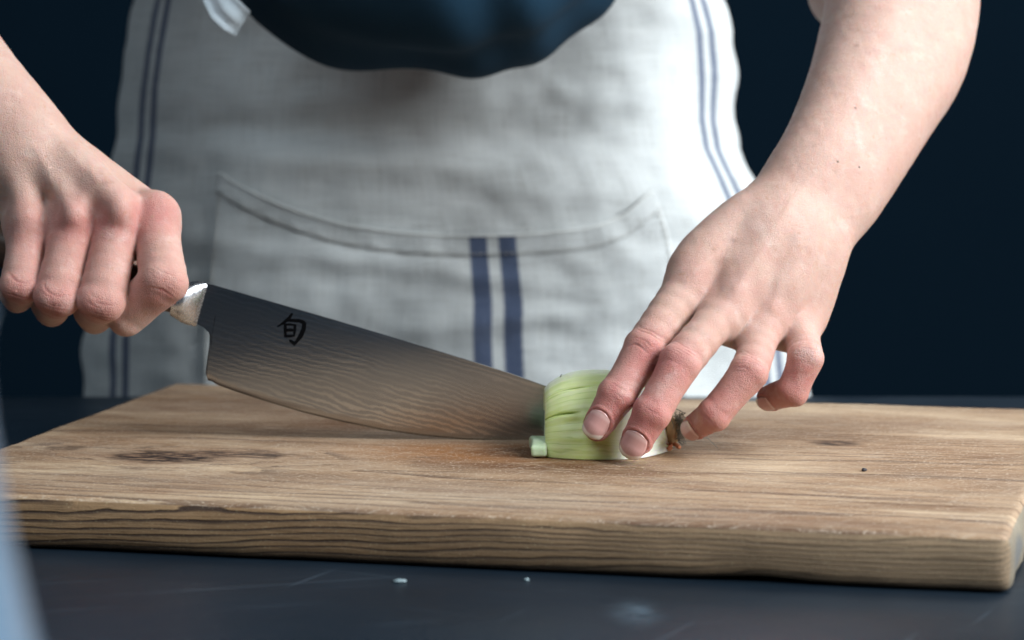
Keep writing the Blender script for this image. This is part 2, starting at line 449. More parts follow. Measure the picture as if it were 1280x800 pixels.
M_table, M_wall = mat_table(), mat_wall()
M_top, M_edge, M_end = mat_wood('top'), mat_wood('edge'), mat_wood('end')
M_skin, M_nail = mat_skin(), mat_nail()
M_linen, M_pocket = mat_linen(), mat_linen(True)
M_shirt = mat_plain('navy_jersey', (.013, .044, .080), .95, bump=.5, scale=900, Specular_IOR_Level=.15)
M_tie = mat_plain('cotton_tie', (.40, .46, .50), .8, bump=.6, scale=1400)
M_thread = mat_plain('linen_thread', (.52, .51, .47), .9)
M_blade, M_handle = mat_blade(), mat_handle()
M_steel = mat_plain('polished_steel', (.62, .63, .65), .27, 1.0, scale=800)
M_mark = mat_plain('etched_black', (.0012, .0012, .0016), .8, Specular_IOR_Level=.05)
M_onion, M_onw = mat_onion(), mat_onion_white()
M_root = mat_plain('dry_root', (.16, .14, .11), .8)
M_skinred = mat_plain('dry_onion_skin', (.42, .14, .06), .5, scale=900)
M_enamel = mat_plain('pale_enamel', (.12, .185, .26), .3, Coat_Weight=.4)
M_scrap = mat_plain('onion_scrap', (.18, .24, .26), .6)
M_dark = mat_plain('dark_crumb', (.03, .025, .03), .6)

# ------------------------------------------------------------------ setting: table and wall
G = np.array([[[x, y, 0] for y in np.linspace(-.4, 1.575, 20)] for x in np.linspace(-1.1, 1.1, 20)])
me = grid_mesh('table', G)
bm = bmesh.new(); bm.from_mesh(me)
ext = bmesh.ops.extrude_face_region(bm, geom=bm.faces[:])
bmesh.ops.translate(bm, verts=[v for v in ext['geom'] if isinstance(v, bmesh.types.BMVert)], vec=(0, 0, -.03))
bmesh.ops.recalc_face_normals(bm, faces=bm.faces)
bm.to_mesh(me); bm.free()
tb = link('table', me, M_table, smooth=False)
bv = tb.modifiers.new('edge', 'BEVEL'); bv.width = .003; bv.segments = 3; bv.limit_method = 'ANGLE'
tag(tb, 'dark blue-grey slate worktop under the wooden board', 'table')
me = mesh('wall', [(-4, 3.0, -1), (4, 3.0, -1), (4, 3.0, 3), (-4, 3.0, 3), (-4, 3.1, -1), (4, 3.1, -1), (4, 3.1, 3), (-4, 3.1, 3)],
          [(0, 1, 2, 3), (7, 6, 5, 4), (0, 4, 5, 1), (3, 2, 6, 7), (1, 5, 6, 2), (0, 3, 7, 4)])
tag(link('wall', me, M_wall, smooth=False), 'plain dark navy wall behind the cook', kind='structure')

# ------------------------------------------------------------------ cutting board
def build_board():
    cs = [to_board(c) for c in (c_fl, c_fr, c_br, c_bl)]
    rad = .007; pts = []; nrm = []
    n = 4
    for i in range(n):
        a, b, c = cs[i - 1], cs[i], cs[(i + 1) % n]
        d1 = (b - a) / np.linalg.norm(b - a); d2 = (c - b) / np.linalg.norm(c - b)
        p1 = b - d1 * rad; p2 = b + d2 * rad
        for t in np.linspace(0, 1, 9):
            q = (1 - t) ** 2 * p1 + 2 * t * (1 - t) * b + t * t * p2
            pts.append(q)
        L = np.linalg.norm((c - b)) - 2 * rad; m = int(L / .0035)
        for t in np.linspace(0, 1, m + 1)[1:-1]:
            pts.append(p2 + d2 * L * t)
    pts = np.array(pts); N = len(pts)
    tan = np.roll(pts, -1, 0) - np.roll(pts, 1, 0); tan /= np.linalg.norm(tan, axis=1)[:, None]
    out = np.stack([tan[:, 1], -tan[:, 0]], 1)
    prof = [(.0004, -.0045), (.0012, -.0018), (.0030, -.0004), (.0070, 0), (.0120, .0002), (.0170, 0), (.0205, -.0006), (.0224, -.0016), (.0234, -.0029), (.0239, -.0044), (.024, -.0065)]
    V = []
    for j, (z, o) in enumerate(prof):
        for i in range(N):
            p = pts[i]
            nz = mnoise.noise(Vector((p[0] * 26, p[1] * 26, z * 60))) * .0011 + mnoise.noise(Vector((p[0] * 120, p[1] * 120, z * 200))) * .00035
            zz = z
            if z < .008:   # worn underside: shallow hollows along the lower edge
                hol = math.exp(-((p[0] + .105) / .022) ** 2) * .0018 + max(0, mnoise.noise(Vector((p[0] * 14, p[1] * 14, 3)))) * .0010
                zz = z + hol * (1 - z / .008); nz -= hol * .5
            if z > .0225: zz = z + (mnoise.noise(Vector((p[0] * 90, p[1] * 90, 7))) * .00025 if j < len(prof) - 1 else 0)
            q = p + out[i] * (o + nz if j < len(prof) - 1 else o)
            V.append((q[0], q[1], zz))
    Fc = []; MI = []
    for j in range(len(prof) - 1):
        for i in range(N):
            k = (i + 1) % N
            Fc.append((j * N + i, j * N + k, (j + 1) * N + k, (j + 1) * N + i))
            if j >= 7: MI.append(0)
            else: MI.append(2 if abs(out[i][0]) > .75 else 1)
    Fc.append(tuple((len(prof) - 1) * N + i for i in range(N))); MI.append(0)
    Fc.append(tuple(reversed(range(N)))); MI.append(1)
    me = mesh('cutting_board', V, Fc)
    for m in (M_top, M_edge, M_end): me.materials.append(m)
    me.polygons.foreach_set('material_index', MI)
    o = link('cutting_board', me)
    o.location = (c_fr[0], c_fr[1], 0); o.rotation_euler = (0, 0, BANG)
    tag(o, 'thick worn wooden cutting board with a dark knot and stains, on the slate worktop', 'cutting board')


build_board()

# ------------------------------------------------------------------ implicit surface machinery for the body
def smin(a, b, k):
    h = np.maximum(k - np.abs(a - b), 0) / k
    return np.minimum(a, b) - h * h * k * .25


def cone(Q, a, b, ra, rb):
    ba = b - a; L2 = float(ba @ ba) + 1e-12
    d = Q - a
    t = np.clip(d @ ba / L2, 0, 1)
    d = d - t[:, None] * ba
    return np.sqrt(np.einsum('ij,ij->i', d, d)) - (ra + (rb - ra) * t)


class Field:
    """groups of tapered capsules; each group smooth inside, then joined to the trunk group"""
    def __init__(s): s.trunk = []; s.limbs = []; s.kt = .012; s.kl = .009; s.kb = .0008; s.ki = .0012
    def prep(s):
        s.all = [(i, p) for i, g in enumerate([s.trunk] + s.limbs) for p in g]
        s.A = np.array([p[0] for _, p in s.all]); s.B = np.array([p[1] for _, p in s.all])
        s.R = np.array([max(p[2], p[3]) for _, p in s.all]); s.g = np.array([i for i, _ in s.all])
    def near(s, c, rad):
        ba = s.B - s.A; L2 = (ba ** 2).sum(1) + 1e-12
        t = np.clip(((c - s.A) * ba).sum(1) / L2, 0, 1)
        d = np.linalg.norm(c - s.A - t[:, None] * ba, axis=1) - s.R
        return np.nonzero(d < max(rad + .014, rad + s.kt * 1.1, d.min() + .022 + s.kt))[0]
    def ev(s, Q, idx=None):
        if idx is None: idx = range(len(s.all))
        gs = {}
        for i in idx:
            g, p = s.all[i]
            d = cone(Q, *p[:4])
            gs[g] = smin(gs[g], d, s.kt if g == 0 else s.ki) if g in gs else d
        L = None
        for g, d in gs.items():
            if g: L = d if L is None else smin(L, d, s.kb)
        if 0 in gs: return gs[0] if L is None else smin(gs[0], L, s.kl)
        return L


def polygonise(fld, h, nb=16):
    fld.prep()
    lo = (np.minimum(fld.A, fld.B) - fld.R[:, None]).min(0) - 4 * h
    hi = (np.maximum(fld.A, fld.B) + fld.R[:, None]).max(0) + 4 * h
    Bs = nb * h
    nblk = np.ceil((hi - lo) / Bs).astype(int)
    bi = np.stack(np.meshgrid(*[np.arange(n) for n in nblk], indexing='ij'), -1).reshape(-1, 3)
    cen = lo + (bi + .5) * Bs
    d = np.concatenate([fld.ev(c) for c in np.array_split(cen, max(1, len(cen) // 20000))])
    keep = np.abs(d) < Bs * .87 + .004 + fld.kt * .3
    bi = bi[keep]; cen = cen[keep]
    S = (nblk * nb + 2).astype(np.int64)
    gid = lambda I: (I[:, 0] * S[1] + I[:, 1]) * S[2] + I[:, 2]
    ar = np.arange(nb + 1)
    loc = np.stack(np.meshgrid(ar, ar, ar, indexing='ij'), -1).reshape(-1, 3)
    cells = []; cellpos = []; cellblk = []; edges = []
    nears = []
    for k, (b, c) in enumerate(zip(bi, cen)):
        idx = fld.near(c, Bs * .87); nears.append(idx)
        Q = lo + (b * nb + loc) * h
        v = fld.ev(Q, idx).reshape(nb + 1, nb + 1, nb + 1)
        sg = v < 0
        cnt = np.zeros((nb, nb, nb), np.int8)
        for dx in (0, 1):
            for dy in (0, 1):
                for dz in (0, 1): cnt += sg[dx:nb + dx, dy:nb + dy, dz:nb + dz]
        m = np.argwhere((cnt > 0) & (cnt < 8))
        if len(m) == 0: continue
        I = b * nb + m
        cells.append(gid(I)); cellpos.append(lo + (I + .5) * h); cellblk.append(np.full(len(m), k))
        for ax in range(3):
            s0 = sg[:nb, :nb, :nb]; sl = [slice(0, nb)] * 3; sl[ax] = slice(1, nb + 1); s1_ = sg[tuple(sl)]
            e = np.argwhere(s0 != s1_)
            if len(e):
                fl = s0[tuple(e.T)]
                E = b * nb + e
                edges.append(np.concatenate([E, np.full((len(e), 1), ax), fl[:, None].astype(int)], 1))
    ids = np.concatenate(cells); pos = np.concatenate(cellpos); blk = np.concatenate(cellblk); E = np.concatenate(edges)
    o = np.argsort(ids); ids = ids[o]; pos = pos[o]; blk = blk[o]
    quads = []
    for ax in range(3):
        e = E[E[:, 3] == ax]; I = e[:, :3]; a, b = (ax + 1) % 3, (ax + 2) % 3
        da = np.zeros(3, int); da[a] = 1; db = np.zeros(3, int); db[b] = 1
        q = [gid(I), gid(I - da), gid(I - da - db), gid(I - db)]
        q = np.stack(q, 1)
        w_ = np.searchsorted(ids, q); w_ = np.minimum(w_, len(ids) - 1)
        ok = (ids[w_] == q).all(1)
        w_ = w_[ok]; f = e[ok, 4] == 1
        w_[~f] = w_[~f][:, ::-1]
        quads.append(w_)
    quads = np.concatenate(quads)
    # pull the vertices onto the true surface
    order = np.argsort(blk, kind='stable'); sb = blk[order]
    starts = np.searchsorted(sb, np.arange(len(bi))); ends = np.searchsorted(sb, np.arange(len(bi)), 'right')
    nor = np.zeros_like(pos)
    T = np.array([[1, -1, -1], [-1, -1, 1], [-1, 1, -1], [1, 1, 1]]) * (h * .5)
    for k in range(len(bi)):
        ii = order[starts[k]:ends[k]]
        if len(ii) == 0: continue
        p = pos[ii]
        for it in range(3):
            f4 = np.stack([fld.ev(p + t, nears[k]) for t in T], 1)
            g = f4 @ T / (4 * (h * .5) ** 2)
            f = f4.mean(1)
            gl = np.maximum(np.linalg.norm(g, axis=1), .3)
            p = p - np.clip(f / gl, -h, h)[:, None] * (g / gl[:, None])
        pos[ii] = p; nor[ii] = g / gl[:, None]
    return pos, quads, nor


# ------------------------------------------------------------------ the cook's hands and arms
H = 0.00075
fld = Field()
joints = []      # (point, axis, dorsal, radius, kind)
nails = []
VIEW = np.array([0, -1, .12]); VIEW /= np.linalg.norm(VIEW)


def unit(v): return v / np.linalg.norm(v)


def limb(pts, group):
    """pts: (px, py, Y, radius in px) -> chain of tapered capsules"""
    W = [(P(a, b, Y), mm(r, Y)) for a, b, Y, r in pts]
    if len(pts) >= 3 and group is fld.trunk:
        K = np.array([[*p, r] for p, r in W]); K = np.vstack([2 * K[0] - K[1], K, 2 * K[-1] - K[-2]]); O = []
        for i in range(1, len(K) - 2):
            for t in np.linspace(0, 1, 5)[:-1]:
                p0, p1, p2, p3 = K[i - 1:i + 3]
                O.append(.5 * (2 * p1 + (p2 - p0) * t + (2 * p0 - 5 * p1 + 4 * p2 - p3) * t * t + (3 * p1 - p0 - 3 * p2 + p3) * t ** 3))
        O.append(K[-2]); W = [(o[:3], o[3]) for o in O]
    for (p, r), (q, s_) in zip(W[:-1], W[1:]): group.append((p, q, r, s_))
    return W


def finger(mcp, pip, dip, tip, dorsal, wr=(1, 1), nail=None):
    g = []
    W = limb([mcp, pip, dip, tip], g)
    g.clear()
    (a, ra), (b, rb), (c, rc), (d, rd) = W
    pts = []; rad = []
    def seg(p, q, r1, r2, waist, n, t0, t1):
        for t in np.linspace(t0, t1, n):
            pts.append(p + (q - p) * t); rad.append((r1 + (r2 - r1) * t) * (1 - waist * math.sin(math.pi * t) ** 2))
    seg(a, b, ra * .95, rb * .97, .055, 6, 0, .84)
    m1 = b * .66 + (a * .16 + b * .84) * .17 + (c * .16 + b * .84) * .17; pts.append(m1); rad.append(rb * .975)
    seg(b, c, rb * .97, rc * .98, .065, 6, .16, .84)
    m2 = c * .7 + (b * .15 + c * .85) * .15 + (d * .15 + c * .85) * .15; pts.append(m2); rad.append(rc * .98)
    seg(c, d, rc * .98, rd, .0, 4, .18, 1)
    for p, q, r1, r2 in zip(pts[:-1], pts[1:], rad[:-1], rad[1:]): g.append((p, q, r1, r2))
    if nail: ax = unit(d - c); n = unit(np.array(dorsal, float) - ax * (np.array(dorsal, float) @ ax)); g.append((d + ax * rd * .12 - n * rd * .18, d + ax * rd * .12 - n * rd * .18, rd * .86, rd * .86))
    dn = np.array(dorsal, float)
    for (p, q, o_, r, kd, wt) in ((b, c, a, rb, 'pip', wr[0]), (c, d, b, rc, 'dip', wr[1])):
        ax = unit(unit(q - p) + unit(p - o_)); n = unit(dn - ax * (dn @ ax))
        lt = np.cross(ax, n); kq = .78 if kd == 'pip' else .84
        g.append((p + n * r * .17 - lt * r * .24, p + n * r * .17 + lt * r * .24, r * kq, r * kq))
        if wt: joints.append((p, ax, n, r, kd, wt))
    ax = unit(d - c); n = unit(dn - ax * (dn @ ax))
    if nail: nails.append((c, d, ax, n, rc, rd, nail))
    fld.limbs.append(g)
    return W


reds = []   # (point, sigma, strength)
T = fld.trunk
def tr(*pts): limb(pts, T)

# --- hand on the onion (photo right)
Wi = finger((864, 346, 1.206, 27), (806, 437, 1.178, 27), (771, 495, 1.1655, 23.5), (747, 533, 1.1630, 18.5), (-.15, -1, .45), (1, .9), (15.5, 19.5))
Wm = finger((921, 370, 1.202, 27), (849, 455, 1.166, 26.5), (815, 516, 1.1555, 23.5), (794, 555, 1.1570, 19.0), (-.10, -1, .40), (1, .8), (16.5, 20))
Wr = finger((962, 392, 1.208, 25), (936, 466, 1.176, 24.5), (893, 518, 1.172, 20.5), (868, 534, 1.184, 16.0), (-.35, -1, -.10), (.9, .5), (14, 17))
Wp = finger((1000, 402, 1.222, 23), (1007, 449, 1.187, 23), (991, 488, 1.187, 20.0), (962, 497, 1.198, 16), (-.3, -.9, -.5), (.4, .3), (12, 15))
fld.limbs.append([(P(925, 300, 1.245), P(850, 380, 1.262), mm(30, 1.24), mm(25, 1.24)), (P(850, 380, 1.262), P(800, 455, 1.268), mm(25, 1.25), mm(22, 1.25)),
                  (P(800, 455, 1.268), P(778, 503, 1.262), mm(22, 1.25), mm(17, 1.25))])       # thumb behind the onion
# metacarpals
tr((962, 262, 1.236, 34), (900, 308, 1.220, 26), (864, 344, 1.208, 23.5)); tr((985, 275, 1.228, 33), (945, 326, 1.214, 26), (919, 366, 1.204, 23.5))
tr((1010, 290, 1.232, 33), (982, 340, 1.218, 26), (963, 388, 1.209, 23)); tr((1026, 300, 1.240, 31), (1010, 348, 1.230, 25), (1000, 396, 1.223, 22))
tr((975, 285, 1.242, 33), (895, 360, 1.216, 19), (868, 388, 1.203, 13)); tr((1000, 300, 1.244, 33), (940, 385, 1.212, 18), (912, 416, 1.197, 11))
tr((1010, 310, 1.245, 30), (982, 392, 1.222, 19), (975, 414, 1.212, 11))
# wrist and forearm
tr((985, 262, 1.242, 44), (1030, 205, 1.262, 50), (1070, 135, 1.300, 60), (1105, 50, 1.345, 70), (1122, -30, 1.385, 72))
tr((1008, 288, 1.245, 41), (1048, 238, 1.265, 46), (1090, 160, 1.300, 54), (1134, 70, 1.345, 66), (1145, -30, 1.385, 72))
tr((1040, 240, 1.275, 48), (1090, 130, 1.315, 60), (1120, 20, 1.37, 66))
ELR = P(1135, -40, 1.40)
SHR = np.array([.165, 1.60, .56]); SHL = np.array([-.285, 1.60, .56])
T.append((ELR, ELR * .45 + SHR * .55, .036, .042))
T.append((P(1068, -15, 1.44), ELR * .45 + SHR * .55, .026, .040))
T.append((P(1110, -10, 1.40), P(1068, -15, 1.44), .034, .024))

# --- hand round the knife handle (photo left)
KY = 1.233
HX = lambda x: 376 - .285 * (240 - x)          # handle centre line in the photo
Fi = finger((193, 275, 1.230, 32), (205, 352, 1.203, 30.5), (160, 391, 1.214, 28), (124, 380, 1.258, 19), (.3, -1, .3), (.6, 0))
Fm = finger((150, 272, 1.224, 31), (127, 375, 1.198, 30), (119, 390, 1.236, 25), (112, 350, 1.266, 18), (0, -1, -.25), (1, .3))
Fr = finger((94, 276, 1.222, 30), (72, 370, 1.198, 28.5), (65, 382, 1.236, 24), (60, 343, 1.266, 17), (0, -1, -.25), (1, .3))
Fl = finger((37, 284, 1.224, 28), (26, 356, 1.202, 26), (22, 367, 1.236, 22), (20, 332, 1.262, 16), (0, -1, -.25), (.9, .3))
fld.limbs.append([(P(75, 215, 1.262), P(140, 285, 1.275), mm(30, 1.25), mm(26, 1.25)), (P(140, 285, 1.275), P(180, 335, 1.272), mm(26, 1.25), mm(22, 1.25)),
                  (P(180, 335, 1.272), P(205, 362, 1.260), mm(21, 1.25), mm(15, 1.25))])       # thumb on the far side of the handle
tr((52, 182, 1.246, 38), (187, 268, 1.241, 26)); tr((38, 190, 1.240, 38), (146, 264, 1.235, 23))
tr((22, 200, 1.238, 38), (90, 268, 1.233, 23)); tr((2, 210, 1.242, 36), (34, 276, 1.233, 26))
tr((10, 220, 1.262, 40), (60, 290, 1.254, 24)); tr((50, 215, 1.262, 40), (150, 290, 1.258, 24))
tr((30, 296, 1.234, 20), (88, 293, 1.232, 21), (146, 290, 1.234, 21), (190, 290, 1.240, 20))
for (x, y, Y, r) in ((150, 263, 1.2090, 12), (92, 267, 1.2080, 12), (34, 276, 1.2135, 12), (197, 264, 1.226, 20)): tr((x, y, Y, r), (x, y + 2, Y, r))
for ab in (((75, 190, 1.2315, 9), (112, 222, 1.2225, 8), (147, 254, 1.2145, 10)), ((45, 195, 1.2255, 8), (90, 256, 1.2135, 10)), ((16, 205, 1.2255, 8), (33, 266, 1.2165, 10))): tr(*ab)
tr((28, 185, 1.246, 52), (-25, 125, 1.262, 56), (-110, 35, 1.30, 76), (-200, -60, 1.35, 82), (-290, -150, 1.40, 72))
tr((8, 212, 1.250, 50), (-48, 150, 1.268, 56), (-140, 60, 1.31, 78), (-290, -150, 1.40, 72))
ELL = P(-290, -150, 1.40)
T.append((ELL, ELL * .45 + SHL * .55, .036, .042))

for W_, st in ((Wi, 1), (Wm, 1), (Wr, .9), (Wp, .8)):
    reds += [(W_[1][0] + VIEW * .010, .0095, .42 * st), (W_[2][0] + VIEW * .008, .0080, .40 * st), (W_[3][0] + VIEW * .002, .012, .62 * st), (W_[0][0] + VIEW * .009, .008, .20 * st),
             ((W_[1][0] + W_[2][0]) / 2, .013, .25 * st)]
for W_, st in ((Fi, 1), (Fm, 1), (Fr, 1), (Fl, .9)):
    reds += [(W_[0][0] + VIEW * .010, .0085, .36 * st), (W_[1][0] + VIEW * .008 + np.array([0, 0, -.006]), .010, .40 * st), ((W_[0][0] + W_[1][0]) / 2, .016, .20)]
reds += [(P(141, 275, 1.212), .006, .30), (P(93, 272, 1.210), .006, .25), (P(205, 262, 1.22), .008, .30)]


def vnoise(Q, scale, seed=0):
    """cheap value-like noise from summed sines"""
    r = np.random.RandomState(seed); out = np.zeros(len(Q))
    for _ in range(9):
        k = r.normal(size=3); k = k / np.linalg.norm(k) * scale * r.uniform(.6, 1.7); out += np.sin(Q @ k + r.uniform(0, 6.28))
    return out / 4.2


def build_body():
    global fld
    pos, quads, nor = polygonise(fld, H)
    red = np.zeros(len(pos)); dark = np.zeros(len(pos)); pale = np.zeros(len(pos)); disp = np.zeros(len(pos))
    for p, s_, st in reds:
        d2 = ((pos - p) ** 2).sum(1); red += st * np.exp(-d2 / (2 * s_ * s_))
    # wrinkles over the finger joints
    rs = np.random.RandomState(4)
    for (p, ax, n, r, kd, wt) in joints:
        m = np.nonzero(((pos - p) ** 2).sum(1) < (1.9 * r) ** 2)[0]
        d = pos[m] - p; l = np.cross(ax, n)
        t = d @ ax; u = d @ l; wn = d @ n
        front = np.clip((wn / r - .15) / .5, 0, 1)
        wob = vnoise(pos[m], 600, 7) * .0006
        offs = (-.0052, -.0034, -.0017, -.0003, .0012, .0030, .0048) if kd == 'pip' else (-.0022, -.0006, .0012)
        for o_ in offs:
            c_ = o_ * 55
            wdt = rs.uniform(.6, 1.0)
            line = np.exp(-((t - o_ - c_ * u * u / r * 1.3 + wob) / .00042) ** 2) * np.clip(1 - (np.abs(u) / (r * wdt)) ** 2, 0, 1) * front
            am = rs.uniform(.4, 1) * wt * np.clip(.55 + .9 * vnoise(pos[m], 420, 11 + int(abs(o_) * 1e4)), .05, 1.2)
            disp[m] -= line * .00052 * am; dark[m] += line * .50 * am; red[m] += line * .45 * am
        if kd == 'pip':
            g_ = np.exp(-(t / .0045) ** 2 - (u / (r * .6)) ** 2) * front
            disp[m] += g_ * .0005 * wt
    # nail folds
    for (c, d, ax, n, rc, rd, (hw, hl)) in nails:
        hw_, hl_ = mm(hw, 1.16), mm(hl * .93, 1.16)
        cc = d - ax * (rd * .02)
        q = pos - cc; t = q @ ax; l = np.cross(ax, n); u = q @ l; wn = q @ n
        e = ((np.abs(u) / hw_) ** 2.6 + (np.abs(t) / hl_) ** 2.6) ** (1 / 2.6)
        fr_ = np.clip(wn / rd * 3, 0, 1)
        tipside = np.clip((t / hl_ - .2) * 2, 0, 1)
        disp += fr_ * np.exp(-((e - 1.17) / .10) ** 2) * .00055 * (1 - tipside)
        disp -= fr_ * np.clip((1.08 - e) / .16, 0, 1) * .0005
        red += fr_ * np.exp(-((e - 1.12) / .09) ** 2) * .45
        dark += fr_ * np.exp(-((e - 1.03) / .035) ** 2) * .22
    # veins and tendons on the backs of the hands and the forearms
    for pl, amp, wd in (((( 60, 150), (82, 185), (100, 205), (122, 222)), .7, 1.5), (((98, 165), (112, 195), (118, 225)), .6, 1.3), (((40, 180), (62, 215), (66, 245)), .7, 1.5), (((20, 120), (45, 150), (60, 150)), .5, 1.6),
                        (((1010, 225), (985, 262), (950, 300), (925, 335)), .55, 1.6), (((1040, 262), (1010, 300), (990, 345)), .6, 1.6), (((985, 262), (1000, 310), (985, 350)), .45, 1.4),
                        (((930, 345), (965, 312), (1000, 280)), .35, 1.5), (((1120, 60), (1100, 130), (1060, 190), (1010, 225)), .4, 2.2), (((985, 290), (940, 330), (900, 345)), .4, 1.5)):
        a_ = cam_px(pos); dm = np.full(len(pos), 1e9)
        for (x0, y0), (x1, y1) in zip(pl[:-1], pl[1:]):
            v_ = np.array([x1 - x0, y1 - y0], float); q = a_ - (x0, y0); t = np.clip(q @ v_ / (v_ @ v_), 0, 1)
            dm = np.minimum(dm, np.linalg.norm(q - t[:, None] * v_, axis=1))
        disp += amp * .00035 * np.exp(-(dm / (wd * 3.4)) ** 2) * np.clip(-nor[:, 1] * 2, 0, 1)
    cp = cam_px(pos); fc = np.clip(-nor[:, 1] * 2, 0, 1)
    for x, y, sx, sy, am in ((119, 262, 10, 16, -1.5), (62, 268, 10, 16, -1.5), (174, 262, 9, 16, -1.1), (92, 240, 8, 16, -.7), (865, 343, 13, 12, .9), (919, 364, 12, 11, .9), (964, 388, 12, 11, .8), (1000, 400, 11, 10, .5),
                             (895, 342, 8, 16, -.8), (943, 368, 8, 16, -.9), (984, 385, 7, 14, -.7), (925, 300, 16, 14, -.5), (965, 320, 10, 14, -.4)):
        disp += am * .001 * np.exp(-((cp[:, 0] - x) / sx) ** 2 / 2 - ((cp[:, 1] - y) / sy) ** 2 / 2) * fc
    for (x0, y0), (x1, y1), am in (((868, 340), (960, 262), .55), ((921, 360), (980, 270), .6), ((965, 384), (1003, 280), .5), ((1001, 395), (1022, 300), .4)):
        v_ = np.array([x1 - x0, y1 - y0], float); q = cp - (x0, y0); t = q @ v_ / (v_ @ v_)
        dl = np.linalg.norm(q - np.clip(t, 0, 1)[:, None] * v_, axis=1)
        disp += am * .001 * np.exp(-(dl / 6.5) ** 2) * fc * np.clip(1.2 - t, 0, 1)
    # low undulation, moles
    disp += vnoise(pos, 130, 2) * .00022 + vnoise(pos, 420, 3) * .00009 + vnoise(pos, 800, 5) * .00005
    for (x, y, st, sg) in ((1070, 54, .55, .0011), (917, 299, .75, .0009), (1034, 137, .3, .0008), (1018, 181, .35, .0008), (1149, 115, .3, .0009), (1134, 194, .3, .0008),
                           (1068, 272, .35, .0008), (893, 311, .3, .0007), (1015, 107, .3, .0008), (1098, 190, .25, .0008), (1060, 120, .22, .0007), (1120, 60, .25, .0008), (1170, 40, .25, .0008),
                           (1085, 160, .2, .0007), (1046, 214, .22, .0007), (1130, 10, .3, .0009), (980, 210, .2, .0007), (997, 236, .2, .0007)):
        a = P(x, y, 1.0); b = P(x, y, 1.6); ax = unit(b - a); q = pos - a; t = q @ ax
        dd = np.sqrt(np.maximum((q ** 2).sum(1) - t * t, 0)); near_ = dd < .002
        if not near_.any(): continue
        t0 = t[near_].min(); p0 = a + ax * t0
        dark += min(1, st * 1.6) * np.exp(-((pos - p0) ** 2).sum(1) / (2 * sg * sg))
    # scratches on the back of the fist
    for (x0, y0, x1, y1, st) in ((125, 230, 140, 227, .35),):
        a, b = P(x0, y0, 1.205), P(x1, y1, 1.205); q = pos - a; ba = b - a; t = np.clip(q @ ba / (ba @ ba), 0, 1); d = q - t[:, None] * ba; d[:, 1] *= .15
        dark += st * np.exp(-(np.linalg.norm(d, axis=1) / .0011) ** 2) * (pos[:, 1] < 1.235)
    pos = pos + nor * disp[:, None]
    nv = len(pos)
    # hidden trunk, coarser, same mesh
    f2 = Field(); f2.kt = .04
    for el, sh in ((ELR, SHR), (ELL, SHL)):
        f2.trunk.append((el * .47 + sh * .53, sh, .040, .046))
    mid = (SHR + SHL) / 2
    f2.trunk += [(SHL, SHR, .05, .05), (mid + [0, .02, -.05], mid + [0, .12, -.30], .11, .10), (mid + [-.07, .02, -.06], mid + [-.07, .12, -.32], .09, .09),
                 (mid + [.07, .02, -.06], mid + [.07, .12, -.32], .09, .09), (mid + [0, .12, -.30], mid + [0, .16, -.62], .10, .12), (mid + [0, 0, 0], mid + [0, -.03, .09], .055, .05)]
    p2, q2, n2 = polygonise(f2, .006, 12)
    allp = np.concatenate([pos, p2]); allq = np.concatenate([quads, q2 + nv])
    me = bpy.data.meshes.new('body')
    me.vertices.add(len(allp)); me.vertices.foreach_set('co', allp.astype(np.float32).ravel())
    me.loops.add(len(allq) * 4); me.loops.foreach_set('vertex_index', allq.astype(np.int32).ravel())
    me.polygons.add(len(allq)); me.polygons.foreach_set('loop_start', np.arange(0, len(allq) * 4, 4, dtype=np.int32))
    me.update(calc_edges=True); me.validate()
    at = me.attributes.new('tint', 'FLOAT_VECTOR', 'POINT')
    tv = np.zeros((len(allp), 3), np.float32); tv[:nv, 0] = np.clip(red * 1.3, 0, .9); tv[:nv, 1] = np.clip(dark, 0, .85); tv[:nv, 2] = pale
    at.data.foreach_set('vector', tv.ravel())
    print('BODY verts', len(allp), 'quads', len(allq))
    return me


person = empty('person', (-.06, 1.68, -.9))
tag(person, 'cook in navy shirt and striped linen apron, knife in one hand, onion under the other', 'person')
body = link('body', build_body(), M_skin, person)


def build_nail(c, d, ax, n, rc, rd, size):
    hw, hl = mm(size[0], 1.16), mm(size[1] * .93, 1.16)
    l = np.cross(ax, n); cc = d - ax * (rd * .02)
    nu, nv = 17, 19
    G = np.zeros((nu, nv, 3)); UV = np.zeros((nu, nv, 2))
    for i in range(nu):
        for j in range(nv):
            a = -1 + 2 * i / (nu - 1); b = -1 + 2 * j / (nv - 1)
            # squarish outline
            k_ = (1 + (abs(a) * abs(b)) ** 2 * .62); x = a / k_ ** .42; y = b / k_ ** .62
            u = x * hw; t = y * hl
            R = rd * 1.02 + (rc - rd) * np.clip(-t / np.linalg.norm(d - c), 0, 1)
            over = max(0, t - rd * .02)
            hgt = math.sqrt(max(R * R - u * u * .98 - .80 * over * over, (R * .30) ** 2))
            G[i, j] = cc + l * u + ax * t + n * (hgt - .00005 - .0005 * (1 - min(1, (1 - b) * 6)) * 0)
            UV[i, j] = (i / (nu - 1), j / (nv - 1))
    me = grid_mesh('fingernail', G, uv=UV)
    o = link('fingernail', me, M_nail, body)
    md = o.modifiers.new('thickness', 'SOLIDIFY'); md.thickness = .0007; md.offset = 0
    return o


for nl in nails: build_nail(*nl)

